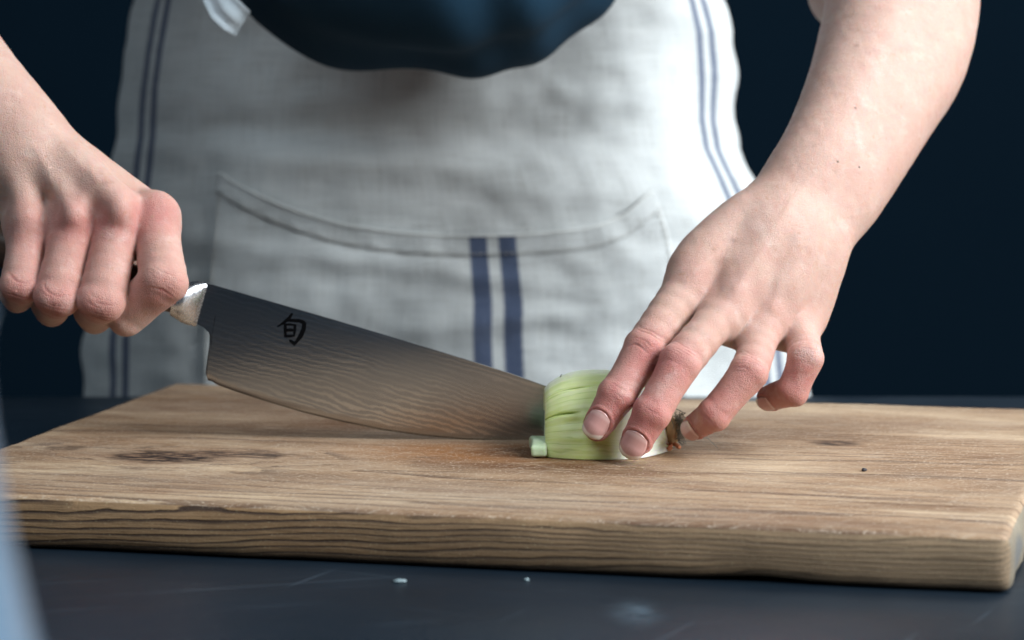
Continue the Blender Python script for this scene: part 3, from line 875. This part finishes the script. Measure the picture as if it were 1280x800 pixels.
# ------------------------------------------------------------------ shirt
def build_shirt():
    f = Field(); f.kt = .05
    mid = (SHR + SHL) / 2
    f.trunk += [(SHL + [.0, 0, 0], SHR, .062, .062)]
    for el, sh in ((ELR, SHR), (ELL, SHL)): f.trunk.append((sh, sh * .70 + el * .30, .060, .058))
    f.trunk += [(mid + [-.08, 0, -.08], P(430, -110, 1.43), .10, .065), (mid + [.08, 0, -.08], P(630, -110, 1.43), .10, .065), (mid + [0, 0, -.06], P(540, -100, 1.42), .11, .062),
                (P(370, -50, 1.50), P(440, -14, 1.50), .038, .038), (P(440, -14, 1.50), P(620, -10, 1.50), .036, .038), (P(620, -10, 1.50), P(700, -48, 1.50), .038, .036)]
    p, q, n = polygonise(f, .005, 12)
    d = np.sin(p[:, 0] * 85 + np.sin(p[:, 2] * 26) * 1.8 + np.sin(p[:, 0] * 31) * 2) * .0016 + vnoise(p, 45, 9) * .0026
    p = p + n * d[:, None]
    me = mesh('shirt', p, q)
    return link('shirt', me, M_shirt, person)


build_shirt()

# ------------------------------------------------------------------ apron
LE = [(-140, 196), (-60, 180), (0, 168), (60, 156), (110, 149), (170, 146), (215, 140), (260, 132), (330, 120), (420, 106), (500, 104), (620, 100)]
RE = [(-140, 862), (-60, 876), (0, 905), (40, 915), (100, 919), (150, 920), (185, 926), (225, 946), (290, 975), (380, 1000), (500, 1010), (620, 1010)]
ly, lx = zip(*LE); ry, rx = zip(*RE)


def apron_surf(u, py, off=0.0):
    """u 0..1 across the cloth, py photo row at 1.6 m"""
    xl = np.interp(py, ly, lx); xr = np.interp(py, ry, rx)
    s_ = 2 * u - 1
    xx = (xl + xr) / 2 + (xr - xl) / 2 * (s_ * (1 + .10 * (1 - s_ * s_)))
    Y = 1.605 + .085 * s_ ** 4 + .02 * s_ ** 2
    # belly bulge under the shirt and the big soft folds
    Y -= .020 * math.exp(-((py - 250) / 120) ** 2) * (1 - s_ * s_)
    Y += .010 * math.exp(-((py - 165) / 26) ** 2) * math.exp(-((u - .42) / .30) ** 2)
    Y -= .007 * math.exp(-((py - 205 - 25 * s_) / 20) ** 2) * math.exp(-((u - .30) / .30) ** 2)
    Y += .004 * math.sin((py * .020 + u * 7)) * math.exp(-((u - .7) / .3) ** 2)
    Y += .005 * math.sin(u * 34 + py * .010 + 1.2 * math.sin(py * .02)) * max(0, min(1, abs(s_) * 2.2 - 1.2))
    Y -= .004 * math.exp(-((py - 340 - 60 * s_) / 16) ** 2) * math.exp(-((u - .45) / .25) ** 2)
    Y -= .004 * math.exp(-((py - 400 + 90 * (u - .6)) / 14) ** 2) * math.exp(-((u - .62) / .14) ** 2)
    Y += .010 * (max(0, 90 - py) / 90) * math.exp(-((u - .06) / .12) ** 2)
    Y += mnoise.noise(Vector((u * 7, py * .012, 2))) * .006 + mnoise.noise(Vector((u * 22, py * .035, 5))) * .0022
    # edge ruffles
    e = max(0, abs(s_) - .86) / .14
    xx += e * 9 * mnoise.noise(Vector((s_ * 3, py * .017, 8)))
    return P(xx, py, Y - off)


def cloth(name, U, V, mat, parent, off=0.0, pocket=False, thick=.0009):
    G = np.zeros((len(U), len(V[0]), 3)); UV = np.zeros((len(U), len(V[0]), 2))
    for i, u in enumerate(U):
        for j, y in enumerate(V[i]):
            o_ = off(u, y, j) if callable(off) else off
            G[i, j] = apron_surf(u, y, o_); UV[i, j] = (u * APW, -y / 1890)
    me = grid_mesh(name, G, uv=UV)
    o = link(name, me, mat, parent)
    md = o.modifiers.new('thickness', 'SOLIDIFY'); md.thickness = thick; md.offset = 1
    return o


Us = np.linspace(0, 1, 190)
apron = cloth('apron', Us, [np.linspace(-120, 620, 200)] * len(Us), M_linen, person)


def pocket_top(u):      # hem sags in the middle
    k = [(.183, 214), (.23, 236), (.29, 258), (.36, 278), (.44, 290), (.52, 294), (.62, 292), (.71, 284), (.765, 266), (.817, 234)]
    return np.interp(u, *zip(*k))


Up = np.linspace(.183, .817, 150)
kern = np.hanning(19); kern /= kern.sum()
tops = np.array([pocket_top(u) for u in np.linspace(.183 - .0383, .817 + .0383, 168)])
tops = np.convolve(tops, kern, 'valid')[:150]
tops[:4] -= 2
Vp = [np.concatenate([[t, t + .8, t + 4, t + 12, t + 20, t + 25, t + 27], np.linspace(t + 31, 610, 90)]) for t in tops]


def poff(u, y, j):
    if j == 0: return .0016
    if j < 6: return .0056 + .0006 * math.sin(u * 170) * (j == 5)
    if j == 6: return .0034
    return .0034 + .004 * math.exp(-((y - 400) / 80) ** 2) * math.exp(-((u - .5) / .2) ** 2)


pocket = cloth('pocket', Up, Vp, M_pocket, apron, poff)
# raised stitching of the pocket hem and side seams
def tube(name, pts, r, mat, parent, seg=6, kind=None):
    pts = [np.array(p) for p in pts]; rr = r if hasattr(r, '__len__') else [r] * len(pts)
    G = np.zeros((seg, len(pts), 3))
    for j, p in enumerate(pts):
        t = unit(pts[min(j + 1, len(pts) - 1)] - pts[max(j - 1, 0)] + 1e-9)
        a = unit(np.cross(t, [0.13, -.99, .2])); b = np.cross(t, a)
        for i in range(seg):
            an = 2 * math.pi * i / seg; G[i, j] = p + (a * math.cos(an) + b * math.sin(an)) * rr[j]
    me = grid_mesh(name, G, closed_u=True)
    return link(name, me, mat, parent)


def join_tubes(name, lists, mat, parent, seg=5):
    V = []; Fc = []
    for pts, rr in lists:
        pts = [np.array(p) for p in pts]; b0 = len(V)
        for j, p in enumerate(pts):
            t = unit(pts[min(j + 1, len(pts) - 1)] - pts[max(j - 1, 0)] + 1e-9)
            a = unit(np.cross(t, [0.13, -.99, .2])); b = np.cross(t, a)
            r = rr[j] if hasattr(rr, '__len__') else rr
            for i in range(seg):
                an = 2 * math.pi * i / seg; V.append(p + (a * math.cos(an) + b * math.sin(an)) * r)
        for j in range(len(pts) - 1):
            for i in range(seg):
                Fc.append((b0 + j * seg + i, b0 + j * seg + (i + 1) % seg, b0 + (j + 1) * seg + (i + 1) % seg, b0 + (j + 1) * seg + i))
    return link(name, mesh(name, V, Fc), mat, parent)


tube('pocket_hem', [apron_surf(u_, t_ + 1.5, .0060) for u_, t_ in zip(Up, tops)], .0007, mat_plain('hem_linen', (.74, .76, .74), .9), pocket)
st = [([apron_surf(Up[i], tops[i] + 24, .0070), apron_surf(Up[i + 1], tops[i + 1] + 24, .0070)], .00035) for i in range(0, 149, 2)]
st += [([apron_surf(u, y, .0052), apron_surf(u, y + 5, .0052)], .0005) for u in (.188, .812) for y in np.arange(pocket_top(u) + 30, 600, 9)]
stitch = join_tubes('stitching', st, M_thread, apron); stitch['kind'] = 'stuff'


# knotted tie end above the pocket
def ribbon(name, pts, wdt, mat, parent):
    G = np.zeros((2 * 4 + 1, len(pts), 3))
    pts = [np.array(p) for p in pts]
    for j, p in enumerate(pts):
        t = unit(pts[min(j + 1, len(pts) - 1)] - pts[max(j - 1, 0)]); s_ = unit(np.cross(t, [0, -1, .1]))
        for i in range(9):
            a = -1 + i / 4; G[i, j] = p + s_ * a * wdt * (.75 + .25 * math.sin(3 * j / len(pts))) + np.array([0, -.002 * math.cos(a * 5), 0])
    o = link(name, grid_mesh(name, G), mat, parent); o.modifiers.new('thickness', 'SOLIDIFY').thickness = .001
    return o


ribbon('tie_end', [P(262, -70, 1.44), P(266, -30, 1.42), P(272, -5, 1.41), P(280, 10, 1.405), P(292, 22, 1.405), P(304, 30, 1.41)], .009, M_tie, apron)

# ------------------------------------------------------------------ knife
knife = empty('chef_knife', tuple(P(690, 552, KY)))
tag(knife, 'broad kitchen knife with patterned steel blade and dark wooden handle, tip on the board', 'knife')
KO = P(262, 476, KY)                       # local origin at the heel
kd = unit(P(690, 476 + 428 * .29, KY) - P(262, 476, KY)); kd = unit(np.array([kd[0], 0, kd[2]]))
KX = kd; KZ = unit(np.array([-kd[2], 0, kd[0]])); KN = np.array([0., -1, 0])
ROLL = math.radians(1.3)
KZr = KZ * math.cos(ROLL) + KN * math.sin(ROLL)      # top leans a little towards the camera
KNr = KN * math.cos(ROLL) - KZ * math.sin(ROLL)
KM = Matrix(((KX[0], -KNr[0], KZr[0], KO[0]), (KX[1], -KNr[1], KZr[1], KO[1]), (KX[2], -KNr[2], KZr[2], KO[2]), (0, 0, 0, 1)))


def kl(px, py):
    d = P(px, py, KY) - KO
    return float(d @ KX), float(d @ KZ) 


def klink(name, me, mat, parent=None, smooth=True):
    o = bpy.data.objects.new(name, me); C.objects.link(o); me.materials.append(mat)
    o.parent = parent or knife
    bpy.context.view_layer.update()
    o.matrix_parent_inverse = o.parent.matrix_world.inverted(); o.matrix_basis = KM
    if smooth: me.polygons.foreach_set('use_smooth', [True] * len(me.polygons))
    return o


sp_px = [(236, 347), (252, 351.5), (330, 374), (420, 400), (500, 423.5), (580, 448), (640, 467), (688, 484), (715, 500), (735, 522), (744, 548)]
ed_px = [(257, 474.5), (266, 479.5), (290, 488), (330, 501), (380, 516), (430, 528), (480, 538), (530, 545), (580, 549.5), (630, 552), (690, 552.3), (744, 551)]
SP = np.array([kl(*p) for p in sp_px]); ED = np.array([kl(*p) for p in ed_px])
# left boundary (choil) of the blade
ch_px = [(247, 405), (255, 409), (261, 415), (264, 424), (264, 436), (261, 452), (257, 466), (260, 475)]
CH = np.array([kl(*p) for p in ch_px])


def build_blade():
    # columns: from the bolster/choil to the tip
    x0 = kl(251, 380)[0]
    xs = np.concatenate([np.linspace(x0, CH[3][0], 10), np.linspace(CH[3][0], ED[-1][0] - .0002, 150)[1:]])
    def spine(x): return np.interp(x, SP[:, 0], SP[:, 1])
    def low(x):
        # lower outline: choil first, then edge
        if x < ED[1][0]:
            # neck: upper part of the choil only
            pass
        return np.interp(x, ED[:, 0], ED[:, 1])
    nz = 26
    # outline polygon approach: rows from the spine down; every column clipped to the outline
    V = []; Fc = []; EH = []
    cols = []
    ex = ED[:, 0]; ez = ED[:, 1]
    neck = CH[:4]
    for x in xs:
        top = spine(x)
        if x <= CH[3][0] - 1e-6:
            bot = np.interp(x, neck[:, 0], neck[:, 1])
            if x <= neck[0, 0]: bot = neck[0, 1]
        else:
            bot = low(x)
        cols.append((x, top, bot))
    # the heel below the neck: rows slanted along the choil line are handled by shifting x at low z
    hx = [(CH[i][1], CH[i][0]) for i in range(3, 8)][::-1]
    hz, hxx = zip(*hx)
    n = len(cols)
    split = 9; heel0 = cols[split][2]
    for side in (-1, 1):
        base = len(V)
        for ci, (x, top, bot) in enumerate(cols):
            for k in range(nz):
                z = bot + (0, .0007, .0015)[k] if k < 3 else bot + .0015 + (top - bot - .0015) * (k - 2) / (nz - 3)
                xx = x
                if ci >= split:   # slide columns so that the first one follows the heel outline
                    wgt = max(0, 1 - (ci - split) / 22.0)
                    tgt = np.interp(z, hz, hxx) if z < CH[3][1] else CH[3][0]
                    xx = x + (tgt - CH[3][0]) * wgt ** 1.5
                ehh = z - bot if ci >= split else z - heel0
                thick = (.00008 + .00032 * ehh / .0015 if ehh < .00151 else min(.0011, .0004 + .0007 * (ehh - .0015) / .044))
                tipf = 1 - .45 * (max(0, ci - 80) / (n - 80))
                V.append((xx, side * -thick * tipf, z)); EH.append(ehh)
        for ci in range(n - 1):
            for k in range(nz - 1):
                a = base + ci * nz + k; q = (a, a + nz, a + nz + 1, a + 1)
                Fc.append(q if side == 1 else q[::-1])
    B = n * nz
    for ci in range(n - 1):       # spine and edge strips
        a = ci * nz + nz - 1; Fc.append((a, a + nz, a + nz + B, a + B))
        a = ci * nz; Fc.append((a + B, a + nz + B, a + nz, a))
    for k in range(nz - 1):
        a = k; Fc.append((a + B, a, a + 1, a + 1 + B)) ; a = (n - 1) * nz + k; Fc.append((a, a + B, a + B + 1, a + 1))
    # step at the neck: column split duplicates lower part of the heel
    # heel part below the neck is spanned by column 'split' on; column 'split-1' ends at the choil
    me = bpy.data.meshes.new('blade'); me.from_pydata(V, [], Fc); me.update()
    bm = bmesh.new(); bm.from_mesh(me); bmesh.ops.recalc_face_normals(bm, faces=bm.faces); bm.to_mesh(me); bm.free()
    at = me.attributes.new('edge_height', 'FLOAT', 'POINT'); at.data.foreach_set('value', np.array(EH, np.float32))
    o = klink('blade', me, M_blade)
    try:
        me.set_sharp_from_angle(angle=math.radians(30))
    except Exception: pass
    return o


blade = build_blade()

# maker's character on the blade, written with tapered strokes (raised 0.05 mm)
def stroke(pts, ws):
    pts = [np.array(p, float) for p in pts]; L = []; R = []
    for j, p in enumerate(pts):
        t = unit(pts[min(j + 1, len(pts) - 1)] - pts[max(j - 1, 0)]); nn = np.array([-t[1], t[0]])
        L.append(p + nn * ws[j] * 1.15); R.append(p - nn * ws[j] * 1.15)
    return L, R


def build_mark():
    V = []; Fc = []
    S = [([(366, 391), (362, 397), (355, 403), (347, 408)], [1.2, 1.8, 1.6, .5]),
         ([(357, 400), (366, 400), (375, 400.5), (381, 403)], [1.2, 1.7, 1.9, 2.0]),
         ([(381, 402), (380, 411), (376, 420), (369, 429)], [2.2, 2.3, 2.6, 1.4]),
         ([(370, 430), (364, 426), (362, 424)], [2.2, 1.5, .5]),
         ([(357, 404), (357, 412), (357, 421)], [1.5, 1.8, 1.2]),
         ([(369, 405), (369, 412), (368, 419)], [1.5, 1.6, 1.1]),
         ([(356, 405.5), (363, 405), (370, 406)], [1.0, 1.1, 1.0]),
         ([(356, 412.5), (363, 412), (370, 412.5)], [1.5, 1.7, 1.3]),
         ([(356, 419.5), (363, 419.5), (369, 419)], [1.3, 1.5, 1.0])]
    for si, (pts, ws) in enumerate(S):
        # refine
        pp = []; ww = []
        for a in range(len(pts) - 1):
            for t in np.linspace(0, 1, 6)[:-1]:
                pp.append((np.array(pts[a]) * (1 - t) + np.array(pts[a + 1]) * t)); ww.append(ws[a] * (1 - t) + ws[a + 1] * t)
        pp.append(np.array(pts[-1])); ww.append(ws[-1])
        L, R = stroke(pp, ww); b = len(V); yy = -.00125 - si * .000012
        for l, r in zip(L, R):
            for q in (l, r):
                x, z = kl(*q); V.append((x, yy, z))
        nn = len(L)
        for j in range(nn - 1): Fc.append((b + 2 * j, b + 2 * j + 1, b + 2 * j + 3, b + 2 * j + 2))
    me = mesh('engraved_mark', V, Fc)
    o = klink('engraved_mark', me, M_mark, blade, smooth=False)
    o.modifiers.new('thickness', 'SOLIDIFY').thickness = .00006
    return o


build_mark()


def lathe_x(name, sections, mat, seg=28, cap=True):
    """sections: (x, zc, half height, half width) along the knife axis"""
    V = []; Fc = []
    for (x, zc, hh, hw) in sections:
        for i in range(seg):
            a = 2 * math.pi * i / seg; V.append((x, hw * math.copysign(abs(math.cos(a)) ** .9, math.cos(a)), zc + hh * math.copysign(abs(math.sin(a)) ** .9, math.sin(a))))
    m = len(sections)
    for j in range(m - 1):
        for i in range(seg):
            k = (i + 1) % seg; Fc.append((j * seg + i, (j + 1) * seg + i, (j + 1) * seg + k, j * seg + k))
    Fc.append(tuple(range(seg))); Fc.append(tuple(reversed(range((m - 1) * seg, m * seg))))
    me = mesh(name, V, Fc)
    bm = bmesh.new(); bm.from_mesh(me); bmesh.ops.recalc_face_normals(bm, faces=bm.faces); bm.to_mesh(me); bm.free()
    o = klink(name, me, mat)
    try: me.set_sharp_from_angle(angle=math.radians(50))
    except Exception: pass
    return o


def axis_at(px):          # centre and half height of the handle at a photo column
    x, z = kl(px, HX(px)); return x, z


bx0, bz0 = kl(229, 376); bx1, bz1 = kl(253, 381)
bh = mm(28.5, KY)
lathe_x('bolster', [(bx0 - .004, bz0 - .0005, bh * .72, .0098), (bx0, bz0, bh * .86, .0100), (bx0 + .0022, bz0 + .0002, bh * .95, .0088), (bx0 + .0045, (bz0 + bz1) / 2, bh * 1.0, .0070), (bx1 - .0022, bz1, bh * 1.02, .0042), (bx1, bz1 + .0002, bh * 1.03, .0016)], M_steel)
hs = []
for px, hh, hw in ((231, 22, 24), (205, 24, 26), (160, 27, 29), (100, 28, 30), (40, 27, 29), (-10, 29, 30), (-50, 32, 31)):
    x, z = axis_at(px); hs.append((x, z, mm(hh, KY) * .92, mm(hw, KY) * .9))
lathe_x('handle', hs[::-1], M_handle)
x, z = axis_at(-50)
lathe_x('end_cap', [(x - .006, z, .0108, .0105), (x - .005, z, .0122, .0120), (x - .0002, z, .0127, .0124)], M_steel)

# ------------------------------------------------------------------ onion half
OY = 1.2065; OX0 = float(P(680.5, 560, 1.19)[0]); OX1 = float(P(838, 550, 1.2)[0])
onion = empty('onion_half', ((OX0 + OX1) / 2, OY, BT))
tag(onion, 'half a peeled green-white onion lying on the board under the fingertips', 'onion')
prof_px = [(680.5, 488), (682, 484.5), (686, 480.5), (692, 476.5), (700, 472), (712, 467.5), (726, 464.5), (742, 463.5), (758, 463.5), (775, 466), (790, 472), (803, 482), (814, 496), (823, 511), (830, 524), (836, 533), (840, 539)]
OP = np.array([(P(x, y, OY)[0], P(x, y, OY)[2] - BT) for x, y in prof_px])


def orad(x): return float(np.interp(x, OP[:, 0], OP[:, 1]))


def build_onion():
    nu, nv = 150, 340
    ss = np.linspace(0, 1, nu); G = np.zeros((nu, nv, 3)); UV = np.zeros((nu, nv, 2))
    rs = np.array([orad(OP[0, 0] + s_ * (OP[-1, 0] - OP[0, 0])) for s_ in ss])
    k = np.hanning(9); k /= k.sum(); rs = np.convolve(np.pad(rs, 4, 'edge'), k, 'valid')
    for i, s_ in enumerate(ss):
        x = OP[0, 0] + s_ * (OP[-1, 0] - OP[0, 0])
        for j in range(nv):
            v = j / (nv - 1); a = math.pi * v; r = rs[i]
            r += (.00010) * math.sin(a * 46 + 2 * math.sin(s_ * 3 + a * 3)) * min(1, s_ * 6) + .0004 * math.sin(a * 9 + s_ * 2) * min(1, s_ * 4)
            # knife slits seen along the front
            for (va, se, dp) in ((.3300, .30, .0024), (.2000, .20, .0016)):
                wob = .003 * math.sin(s_ * 20)
                r -= dp * math.exp(-((v - va - wob) / .0034) ** 2) * (1 if s_ < se else max(0, 1 - (s_ - se) * 12))
                r += .0007 * math.exp(-((v - va - wob + .016) / .012) ** 2) * (1 if s_ < se else max(0, 1 - (s_ - se) * 12))
            G[i, j] = (x, OY - r * math.cos(a), BT + .0003 + r * math.sin(a) * 1.0)
            UV[i, j] = (s_, v)
    me = grid_mesh('outer_layer', G, uv=UV)
    o = link('outer_layer', me, M_onion, onion)
    md = o.modifiers.new('thickness', 'SOLIDIFY'); md.thickness = .0028; md.offset = 0.999 if False else -1
    # which way the thickness goes: inward
    n = me.polygons[len(me.polygons) // 2].normal; c = me.polygons[len(me.polygons) // 2].center
    if (Vector((c[0], OY, BT)) - c).dot(n) > 0: md.offset = 1
    # inner layers, one inside the other, seen at the cut end
    r0 = rs[0]
    for kk, (rr, dx) in enumerate(((.89, .0006), (.77, .0012), (.64, .0004), (.51, .0015), (.38, .0002), (.25, .0008), (.13, -.0004))):
        G2 = np.zeros((14, 40, 3)); L = (OP[-1, 0] - OP[0, 0]) * (.93)
        for i in range(14):
            t = i / 13; x = OX0 + dx + t * (L - .006)
            for j in range(40):
                a = math.pi * j / 39
                re = orad(min(x, OP[-1, 0])) * rr * (1 + .01 * math.sin(a * 5 + kk))
                G2[i, j] = (x, OY - re * math.cos(a), BT + .0004 + re * math.sin(a))
        me2 = grid_mesh('inner_layer', G2); o2 = link('inner_layer', me2, M_onw, onion)
        m2 = o2.modifiers.new('thickness', 'SOLIDIFY'); m2.thickness = r0 * .105
        n = me2.polygons[200].normal; c = me2.polygons[200].center
        m2.offset = 1 if (Vector((c[0], OY, BT)) - c).dot(n) > 0 else -1
    # small piece of inner layer pushed out of the cut end
    bm = bmesh.new()
    a = P(663.5, 549, 1.178); b = P(681, 570, 1.178)
    zc0 = BT + .0008; zh = a[2] - zc0
    N = 10
    for side in range(2):
        for i in range(N):
            t = i / (N - 1); yy = 1.176 + .020 * t
            pass
    V = []
    for i in range(12):
        t = i / 11; yy = 1.172 + .030 * t; top = zh * (1 - .35 * (2 * t - 1) ** 2)
        x0 = a[0] + .0006 * math.sin(t * 5)
        V += [(x0, yy, zc0), (x0 - .0002, yy, zc0 + top), (b[0] + .001, yy, zc0 + top * .97), (b[0] + .001, yy, zc0)]
    Fc = []
    for i in range(11):
        for q in range(4): Fc.append((4 * i + q, 4 * i + (q + 1) % 4, 4 * i + 4 + (q + 1) % 4, 4 * i + 4 + q))
    Fc += [(0, 3, 2, 1), (44, 45, 46, 47)]
    me3 = mesh('loose_slice', V, Fc); bm.from_mesh(me3); bmesh.ops.recalc_face_normals(bm, faces=bm.faces); bm.to_mesh(me3); bm.free()
    o3 = link('loose_slice', me3, M_onw, onion, smooth=False)
    b3 = o3.modifiers.new('soft', 'BEVEL'); b3.width = .0016; b3.segments = 3
    # root plate
    rp = P(840, 548, OY); bm = bmesh.new()
    bmesh.ops.create_uvsphere(bm, u_segments=26, v_segments=18, radius=.0075)
    for v in bm.verts:
        n = mnoise.noise(v.co * 400) * .0011
        v.co = Vector((v.co.x * .55 + n, v.co.y * 1.2 + n, v.co.z * 1.0 + n))
    me4 = bpy.data.meshes.new('root_plate'); bm.to_mesh(me4); bm.free()
    o4 = link('root_plate', me4, mat_plain('root_plate', (.36, .22, .10), .7, bump=.5, scale=700), onion); o4.location = (rp[0] - .001, OY - .004, BT + .0085)
    # flakes of dry red skin round the root
    rng = random.Random(3); V = []; Fc = []
    for i in range(46):
        an = rng.uniform(-.1, math.pi * .95); rr = rng.uniform(.006, .0105)
        c = np.array([rp[0] + rng.uniform(-.004, .0015), OY - .004 - rr * math.cos(an) * 1.1, BT + .002 + rr * math.sin(an) * 1.05])
        u = unit(np.array([rng.uniform(.2, 1), rng.uniform(-.6, .6), rng.uniform(-.6, .8)])); wv = unit(np.cross(u, [rng.uniform(-.3, .3), -1, rng.uniform(-.3, .3)]))
        l, wd = rng.uniform(.0015, .0040), rng.uniform(.0007, .0016); nn = np.cross(u, wv)
        b0 = len(V)
        for t in (0, .5, 1):
            cc = c + u * l * t + nn * .0009 * math.sin(t * 3); ww = wd * (1 - .6 * abs(t - .4))
            V += [cc - wv * ww, cc + wv * ww]
        Fc += [(b0, b0 + 1, b0 + 3, b0 + 2), (b0 + 2, b0 + 3, b0 + 5, b0 + 4)]
    o5 = link('dry_skin', mesh('dry_skin', V, Fc), M_skinred, onion); o5.modifiers.new('t', 'SOLIDIFY').thickness = .00015; o5['kind'] = 'stuff'
    # rootlets
    L = []
    for i in range(120):
        p = np.array([rp[0] + .001 + rng.uniform(0, .002), OY - .004 + rng.uniform(-.009, .008), BT + .004 + rng.uniform(0, .012)])
        d = unit(np.array([rng.uniform(.3, 1.0), rng.uniform(-.9, .5), rng.uniform(-.8, .9)])); pts = [p]
        for s_ in range(6):
            d = unit(d + np.array([rng.uniform(-.5, .5), rng.uniform(-.5, .5), rng.uniform(-.5, .5)])); q = pts[-1] + d * rng.uniform(.0006, .0014)
            q[2] = max(q[2], BT + .0004); pts.append(q)
        L.append((pts, [.00022] * 4 + [.00015] * 3))
    for (ps) in (((846, 545), (853, 536), (856, 523), (852, 514), (842, 510)), ((850, 548), (868, 545), (885, 548), (893, 556), (897, 560)), ((840, 545), (842, 532), (839, 524), (838, 518))):
        L.append(([P(x_, y_, OY - .012) for x_, y_ in ps], [.00020] * len(ps)))
    o6 = join_tubes('rootlets', L, M_root, onion); o6['kind'] = 'stuff'
    tube('skin_fibre', [P(690, 486, OY), P(695, 478, OY - .001), P(699, 474, OY - .001), P(702, 468, OY - .002)], [.0003, .00035, .0003, .0002], M_dark, onion)


build_onion()

# ------------------------------------------------------------------ enamel jug close to the lens (left)
def build_jug():
    cx, cy = -.1448, .42
    jug = empty('enamel_jug', (cx, cy, 0))
    tag(jug, 'pale blue enamel jug, out of focus and close to the lens beside the board', 'jug')
    pr = [(.0, .002), (.046, .002), (.054, .006), (.062, .03), (.066, .06), (.0645, .09), (.0583, .1155), (.0553, .130), (.0531, .143), (.0518, .151), (.0510, .160), (.0510, .166), (.0518, .170), (.0524, .172),
          (.0516, .1730), (.0500, .170), (.0490, .164), (.0485, .155), (.0565, .115), (.063, .07), (.060, .03), (.044, .006), (.0, .005)]
    pr = np.array(pr); seg = 72
    G = np.zeros((seg, len(pr), 3))
    for i in range(seg):
        a = 2 * math.pi * i / seg
        for j, (r, z) in enumerate(pr):
            sp = 1 + .12 * max(0, math.cos(a - 2.6)) ** 8 * max(0, (z - .145) / .03)
            G[i, j] = (cx + r * sp * math.cos(a), cy + r * sp * math.sin(a), z)
    link('jug_body', grid_mesh('jug_body', G, closed_u=True), M_enamel, jug)
    a = -1.3
    d = np.array([math.cos(a + math.pi), math.sin(a + math.pi), 0]) * -1
    d = np.array([-.8, -.6, 0])
    c = np.array([cx, cy, 0])
    pts = [c + d * .049 + [0, 0, .158], c + d * .075 + [0, 0, .163], c + d * .098 + [0, 0, .150], c + d * .103 + [0, 0, .120], c + d * .090 + [0, 0, .095], c + d * .062 + [0, 0, .075]]
    fine = []
    for i in range(len(pts) - 1):
        p0, p1, p2, p3 = pts[max(i - 1, 0)], pts[i], pts[i + 1], pts[min(i + 2, len(pts) - 1)]
        for t in np.linspace(0, 1, 7)[:-1]:
            fine.append(.5 * ((2 * p1) + (-p0 + p2) * t + (2 * p0 - 5 * p1 + 4 * p2 - p3) * t * t + (-p0 + 3 * p1 - 3 * p2 + p3) * t ** 3))
    fine.append(pts[-1])
    tube('handle', fine, .0055, M_enamel, jug, 14)


build_jug()

# ------------------------------------------------------------------ small scraps
def scrap(name, px, py, z, size, mat, label, cat, seed, sq=(1, 1, .5)):
    bm = bmesh.new(); bmesh.ops.create_icosphere(bm, subdivisions=2, radius=size)
    for v in bm.verts: v.co = Vector((v.co.x * sq[0], v.co.y * sq[1], v.co.z * sq[2])) * (1 + .35 * mnoise.noise(v.co * 900 + Vector((seed, 0, 0))))
    me = bpy.data.meshes.new(name); bm.to_mesh(me); bm.free()
    o = link(name, me, mat); p = PZ(px, py, z); o.location = (p[0], p[1], z + size * sq[2] * .8)
    tag(o, label, cat)


scrap('onion_scrap', 499, 728, 0, .0016, M_scrap, 'larger pale onion scrap, elongated, on the slate in front of the board', 'scrap', 1, (1.9, 1, .5))
scrap('onion_scrap', 658, 726, 0, .0011, M_scrap, 'tiny round pale crumb on the slate, just right of the elongated scrap', 'scrap', 5, (1.1, 1, .6))
scrap('dark_crumb', 1080, 589, BT, .0013, M_dark, 'tiny dark crumb on the board right of the onion', 'crumb', 9, (1, 1, .7))
